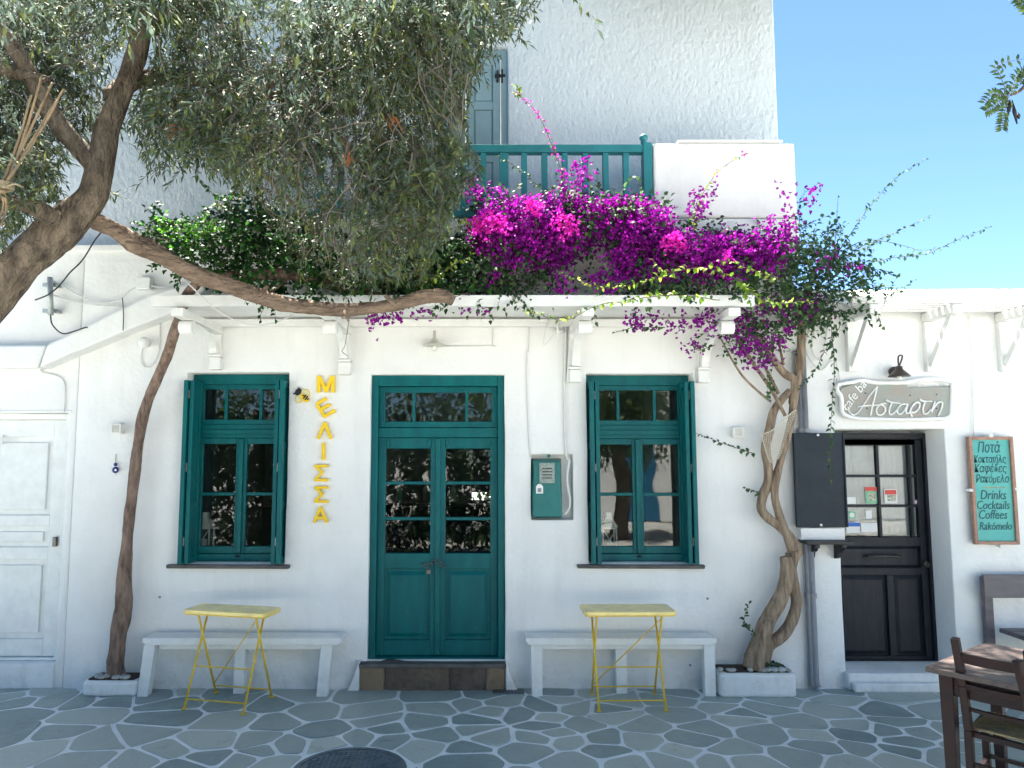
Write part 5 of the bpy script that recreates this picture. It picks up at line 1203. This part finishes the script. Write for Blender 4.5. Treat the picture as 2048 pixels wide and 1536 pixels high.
for poly,n in (([(925,370),(1000,370),(1040,400),(1000,420),(940,410)],22),([(1140,330),(1185,310),(1175,370),(1150,400),(1120,400)],22),([(1380,370),(1435,375),(1420,430),(1380,440)],16),([(1300,420),(1340,410),(1350,450),(1310,460)],14),([(1480,450),(1600,430),(1600,500),(1500,520)],46),([(1560,380),(1640,370),(1640,400),(1590,430)],8),([(1110,545),(1240,545),(1240,585),(1110,590)],26),([(900,530),(1000,530),(1000,570),(910,570)],12),([(1430,600),(1640,585),(1620,640),(1560,690),(1480,690),(1420,650)],70),([(1250,615),(1450,620),(1440,660),(1350,660),(1270,650)],34),([(1375,680),(1405,685),(1400,705),(1375,705)],5),([(1470,690),(1560,680),(1550,730),(1500,745),(1465,720)],22),([(1600,600),(1660,590),(1650,630),(1600,640)],12),([(735,635),(780,620),(860,612),(865,632),(800,632),(745,655)],16),([(910,612),(975,612),(970,632),(930,628)],7),([(1640,490),(1760,540),(1720,580),(1640,560)],5)):
    ylo=(-.55,-.15) if min(p[0] for p in poly)>1360 and min(p[1] for p in poly)>560 else (-.9,-.6)
    if poly[0][1]>600 and poly[0][0]<1300: ylo=(-.78,-.6)
    blooms(poly,n,ylo,bract,'blossom',thr=-.6,cl=6,spread=.03)
for poly,n in (([(935,440),(1010,430),(1020,470),(950,475)],22),([(1040,395),(1080,400),(1070,430),(1045,420)],9),([(1110,420),(1140,430),(1155,465),(1125,470)],14),([(1315,475),(1370,472),(1375,495),(1320,500)],14),([(1440,515),(1460,510),(1455,525)],2)):
    blooms(poly,n,(-1.02,-.95),pinkbract,'sunlit_pink_blossom',thr=-.9,cl=7,spread=.025)
# long shoots
def shoot(pts,Y,m,perm=46,L=(.042,.058),Wd=(.024,.034),r=.004,fl=0,name='long_shoot'):
    s=np.array([list(p) for p in spline(PL(*pts,Y=Y),6)]); s+=rng.normal(0,.002,s.shape)
    P0,D,N=leaves_on([s],perm,1.1,.35,.05); D[:,2]-=.35; k=len(P0)
    sc=np.linspace(1,.6,k)
    leafmesh(name,m,P0,D,N+np.array([0,-.9,0]),rng.uniform(*L,k)*sc,rng.uniform(*Wd,k)*sc,bo,fold=.2,six=True,extra=ribs([s],r,.0015),kind=None)
    if fl:
        P0=[];D=[];N=[]
        for i in np.linspace(len(s)*.25,len(s)*.92,fl).astype(int):
            ax=rng.normal(0,1,3)
            for _ in range(5):
                o=s[i]+rng.normal(0,.014,3); d=rng.normal(0,1,3); P0+= [o];D+=[d];N+=[rng.normal(0,1,3)]
        leafmesh('shoot_blossom',pinkbract,P0,D,N,.024,.020,bo,fold=.2,kind='stuff')
for pts,Y,m,kw in (
 ([(1640,560),(1700,470),(1750,400),(1800,350),(1850,320)],-.3,boum,{}),
 ([(1650,540),(1720,495),(1790,465),(1862,430)],-.35,boum,{}),
 ([(1690,555),(1760,520),(1850,508),(1920,478),(1978,455)],-.3,boum,{}),
 ([(1650,520),(1730,482),(1790,487),(1840,500),(1880,498)],-.25,boum,{'perm':18}),
 ([(1665,540),(1672,460),(1676,395)],-.2,boum,{'perm':16}),
 ([(1612,570),(1602,470),(1600,400),(1635,368)],-.35,boum,{'perm':34}),
 ([(1680,560),(1740,570),(1800,575),(1830,560)],-.3,boum,{}),
 ([(1700,590),(1740,600),(1760,640)],-.4,boum,{}),
 ([(1690,520),(1720,500),(1760,480)],-.15,boum,{'perm':30}),
 ([(1600,540),(1640,500),(1680,490),(1750,500)],-.2,boum,{}),
 ([(1150,440),(1125,350),(1100,280),(1070,220),(1030,185)],-.75,boum,{'fl':13,'perm':20}),
 ([(1385,470),(1400,400),(1440,340),(1492,308)],-.7,limem,{'fl':3,'perm':30}),
 ([(1150,420),(1090,385),(1050,345),(1000,315)],-.7,boum,{}),
 ([(1662,650),(1668,740),(1662,830),(1660,900),(1662,960)],-.25,boum,{'perm':38,'L':(.05,.07),'Wd':(.022,.032)}),
 ([(1680,650),(1650,700),(1630,740),(1600,775)],-.25,boum,{'perm':50}),
 ([(1510,908),(1450,888),(1395,868)],-.15,boum,{'perm':55}),([(1525,990),(1508,982),(1490,975)],-.15,boum,{'perm':55}),
 ([(1512,1268),(1492,1255),(1490,1230),(1498,1208)],-.2,boum,{'perm':70}),([(1530,1340),(1545,1325),(1560,1330)],-.2,boum,{'perm':110}),
 ([(1480,560),(1400,535),(1320,552),(1250,572),(1185,570),(1118,542)],-1.25,limem,{'perm':44}),
 ([(1440,600),(1350,590),(1260,600),(1190,612),(1130,640),(1050,622)],-1.22,limem,{'perm':42}),
 ([(1340,555),(1320,535),(1305,520)],-1.25,limem,{}),([(1560,560),(1480,530),(1440,520)],-1.2,limem,{'perm':60}),
 ([(1475,555),(1500,580),(1540,605),(1620,602)],-1.15,limem,{'perm':90,'L':(.04,.06),'Wd':(.016,.024)}),
 ([(1480,560),(1495,590),(1500,605)],-1.15,limem,{'perm':90,'L':(.04,.06)}),
 ([(860,560),(900,535),(945,508)],-1.15,limem,{'perm':60}),
 ([(960,450),(925,440),(912,460)],-.98,limem,{'perm':70}),
 ([(1330,655),(1270,655),(1230,665)],-.6,boum,{'perm':50}),([(1430,690),(1400,700),(1385,690)],-.4,boum,{'perm':60}),
 ([(1030,195),(1040,180),(1030,172)],-.75,limem,{'perm':140})):
    shoot(pts,Y,m,**kw)

# ---------------- tree of the square (right, trunk outside the frame)
ac=empty('locust_tree',(3.9,-3.6,0),'feathery leaved tree whose twig hangs in at the upper right edge','tree')
s_=spline([(3.9,-3.6,-.02),(3.85,-3.6,1.2),(3.95,-3.6,2.4),(3.8,-3.5,3.6),(3.6,-3.4,4.8)],6); MB().tube(s_,lerp_list([.17,.14,.13,.11,.07],len(s_)),14,rough=.14).build('trunk',bark,ac,smooth=True)
c=P(2022,190,-3.1)
limb([Vector((3.8,-3.5,3.7)),Vector((3.2,-3.35,4.1)),Vector((2.7,-3.2,3.95)),P(2060,160,-3.1),c],[.05,.035,.02,.008,.005],bark,ac)
limb([Vector((3.7,-3.4,4.4)),Vector((3.6,-2.2,5.6)),Vector((3.4,-.8,6.5)),Vector((3.5,.4,7.0))],[.09,.07,.05,.03],bark,ac)
def frond(px,par,n=13,L=.05):
    s=np.array([list(p) for p in spline([P(a,b,-3.1) for a,b in px],6)])
    cum=np.linspace(0,len(s)-1.01,n); P0=[];D=[];N=[]
    for u in cum[1:]:
        i=int(u); p=s[i]+(s[i+1]-s[i])*(u-i); t=s[i+1]-s[i]; t/=np.linalg.norm(t)
        side=np.cross(t,[0,1,0]); side/=np.linalg.norm(side)
        for q in (-1,1): P0.append(p);D.append(side*q+t*.45+rng.normal(0,.1,3));N.append(np.array([0,-1,0])+rng.normal(0,.3,3))
    leafmesh('frond',bigleaf,P0,D,N,.034,.014,par,fold=.1,six=True,extra=ribs([s],.0022,.001),kind=None)
for px in ([(2022,190),(2010,175),(2000,150),(1992,135),(2010,125),(2048,118)],[(2020,192),(2000,190),(1985,188),(1970,205)],[(2018,195),(2000,205),(1985,215),(1972,222)],[(2020,198),(2010,220),(2006,240),(2004,258)],[(2022,188),(2035,150),(2060,140)],[(2040,170),(2050,150),(2070,160)],[(2060,20),(2040,5),(2020,-10)],[(2080,40),(2060,30),(2035,0)]): frond(px,ac)
mb=MB()
for a,b in (((2020,200),(2016,230)),((2024,200),(2034,248)),((2036,225),(2038,238))): mb.tube([P(*a,-3.1),(P(*a,-3.1)+P(*b,-3.1))/2,P(*b,-3.1)],[.002,.009,.003],6)
mb.build('seed_pod',black,ac)
st=[Vector((random.gauss(2.0,.9),random.gauss(-1.0,.5),random.gauss(6.3,.35))) for _ in range(1100)]+[Vector((random.gauss(4.2,1.2),random.gauss(-3.2,1.1),random.gauss(6.0,.45))) for _ in range(1500)]  # unseen crown clumps, added to shade the table, paving and bar wall
st+=[Vector((random.gauss(1.8,.5),random.gauss(-.75,.35),random.gauss(6.35,.25))) for _ in range(700)]
st+=[Vector((random.uniform(1.9,6.5),random.gauss(.3,.9),random.gauss(7.1,.3))) for _ in range(1500)]
st=[p for p in st if p.z>1.894+(p.y+6.3)*.644+.42 and p.z>4.9]
sh=shoots(st,[(random.gauss(0,.8),random.gauss(0,.8),random.gauss(0,.5)) for _ in st],[random.uniform(.2,.4) for _ in st],3,.1,.15)
P0,D,N=leaves_on(sh,44,.9,.3); k=len(P0); leafmesh('foliage',bigleaf,P0,D,N,rng.uniform(.05,.08,k),rng.uniform(.025,.035,k),ac,fold=.1)

# ---------------- the other side of the square (seen only as reflections)
ow=empty('opposite_house',(1.5,-15,0),'white house across the square with blue shutters and door, seen mirrored in the panes','building')
MB().box(1.0,14,-21,-15,0,5.2).build('wall',plaster,ow,bevel=.03)
for X,zz0,w_,h_ in ((2.2,.9,1.0,1.4),(4.4,0,1.1,2.3),(7.0,.9,1.0,1.4),(9.5,0,1.1,2.3),(4.4,3.2,1.0,1.4),(7.0,3.2,1.,1.4)):
    MB().box(X-w_/2,X+w_/2,-14.99,-14.94,zz0+.02,zz0+h_).build('door' if zz0==0 else 'window',bluedoor,ow,bevel=.01)
def rtree(x,y,h,r,lab,seed):
    e=empty('square_tree',(x,y,0),lab,'tree','trees across the square'); MB().tube(spline([(x,y,0),(x+.1,y,h*.3),(x-.1,y,h*.6)],5),lerp_list([.2,.12],11),10,rough=.1).build('trunk',bark,e,smooth=True)
    n=900; st=[]
    while len(st)<n:
        v=Vector((random.uniform(-1,1),random.uniform(-1,1),random.uniform(-1,1)))
        if v.length>1 or noise.noise(v*2.2+Vector((seed,0,0)))<-.18: continue
        st.append(Vector((x,y,h*.68))+Vector((v.x*r,v.y*r,v.z*r*.75)))
    sh=shoots(st,[(random.gauss(0,.8),random.gauss(0,.8),random.gauss(0,.6)) for _ in st],[random.uniform(.3,.6) for _ in st],3,.1,.15)
    P0,D,N=leaves_on(sh,16,.9,.3); k=len(P0); leafmesh('foliage',bigleaf,P0,D,N,rng.uniform(.10,.16,k),rng.uniform(.06,.09,k),e,fold=.1)
def hedge(name,x0,x1,y0,y1,z1,lab,n,cat='hedge',m=None):
    e=empty(name,((x0+x1)/2,(y0+y1)/2,0),lab,cat)
    st=[Vector((random.uniform(x0,x1),random.uniform(y0,y1),random.uniform(.05,z1+.35*noise.noise(Vector((k*.37,2,3)))))) for k in range(n)]
    sh=shoots(st,[(random.gauss(0,.7),random.gauss(0,.7),random.gauss(.3,.5)) for _ in st],[random.uniform(.2,.4) for _ in st],3,.1,.15)
    P0,D,N=leaves_on(sh,26,.9,.3); k=len(P0); leafmesh('foliage',m or bigleaf,P0,D,N,rng.uniform(.12,.19,k),rng.uniform(.05,.08,k),e,fold=.1)
darkleaf=mat('reflection_hedge_leaf',(.012,.03,.014),.7,.2,2,0,10,.1,attr=(.03,.055,.02))  # extra dark leaf, so the added hedge mirrors nearly black
hedge('reflection_hedge',-9,1.1,-8.8,-7.6,2.5,'dark hedge added behind the camera to darken the reflections in the left panes',3600,m=darkleaf)  # unseen hedge added only to darken what the door and left panes mirror
hedge('garden_hedge',-.8,1.2,5.0,5.4,2.6,'sunlit garden hedge seen through the cafe back window',500)
rtree(-5.2,-11.0,5.0,2.6,'leftmost of the two broad dark trees across the square',1); rtree(-1.6,-11.6,4.8,2.4,'right of the two broad dark trees across the square',2); rtree(3.1,-10.5,4.2,1.35,'small round tree before the opposite house',3); rtree(-9.5,-13,6,3.0,'far left tall tree across the square',4); rtree(7.5,-12.5,4.6,1.5,'rightmost tree across the square',5)
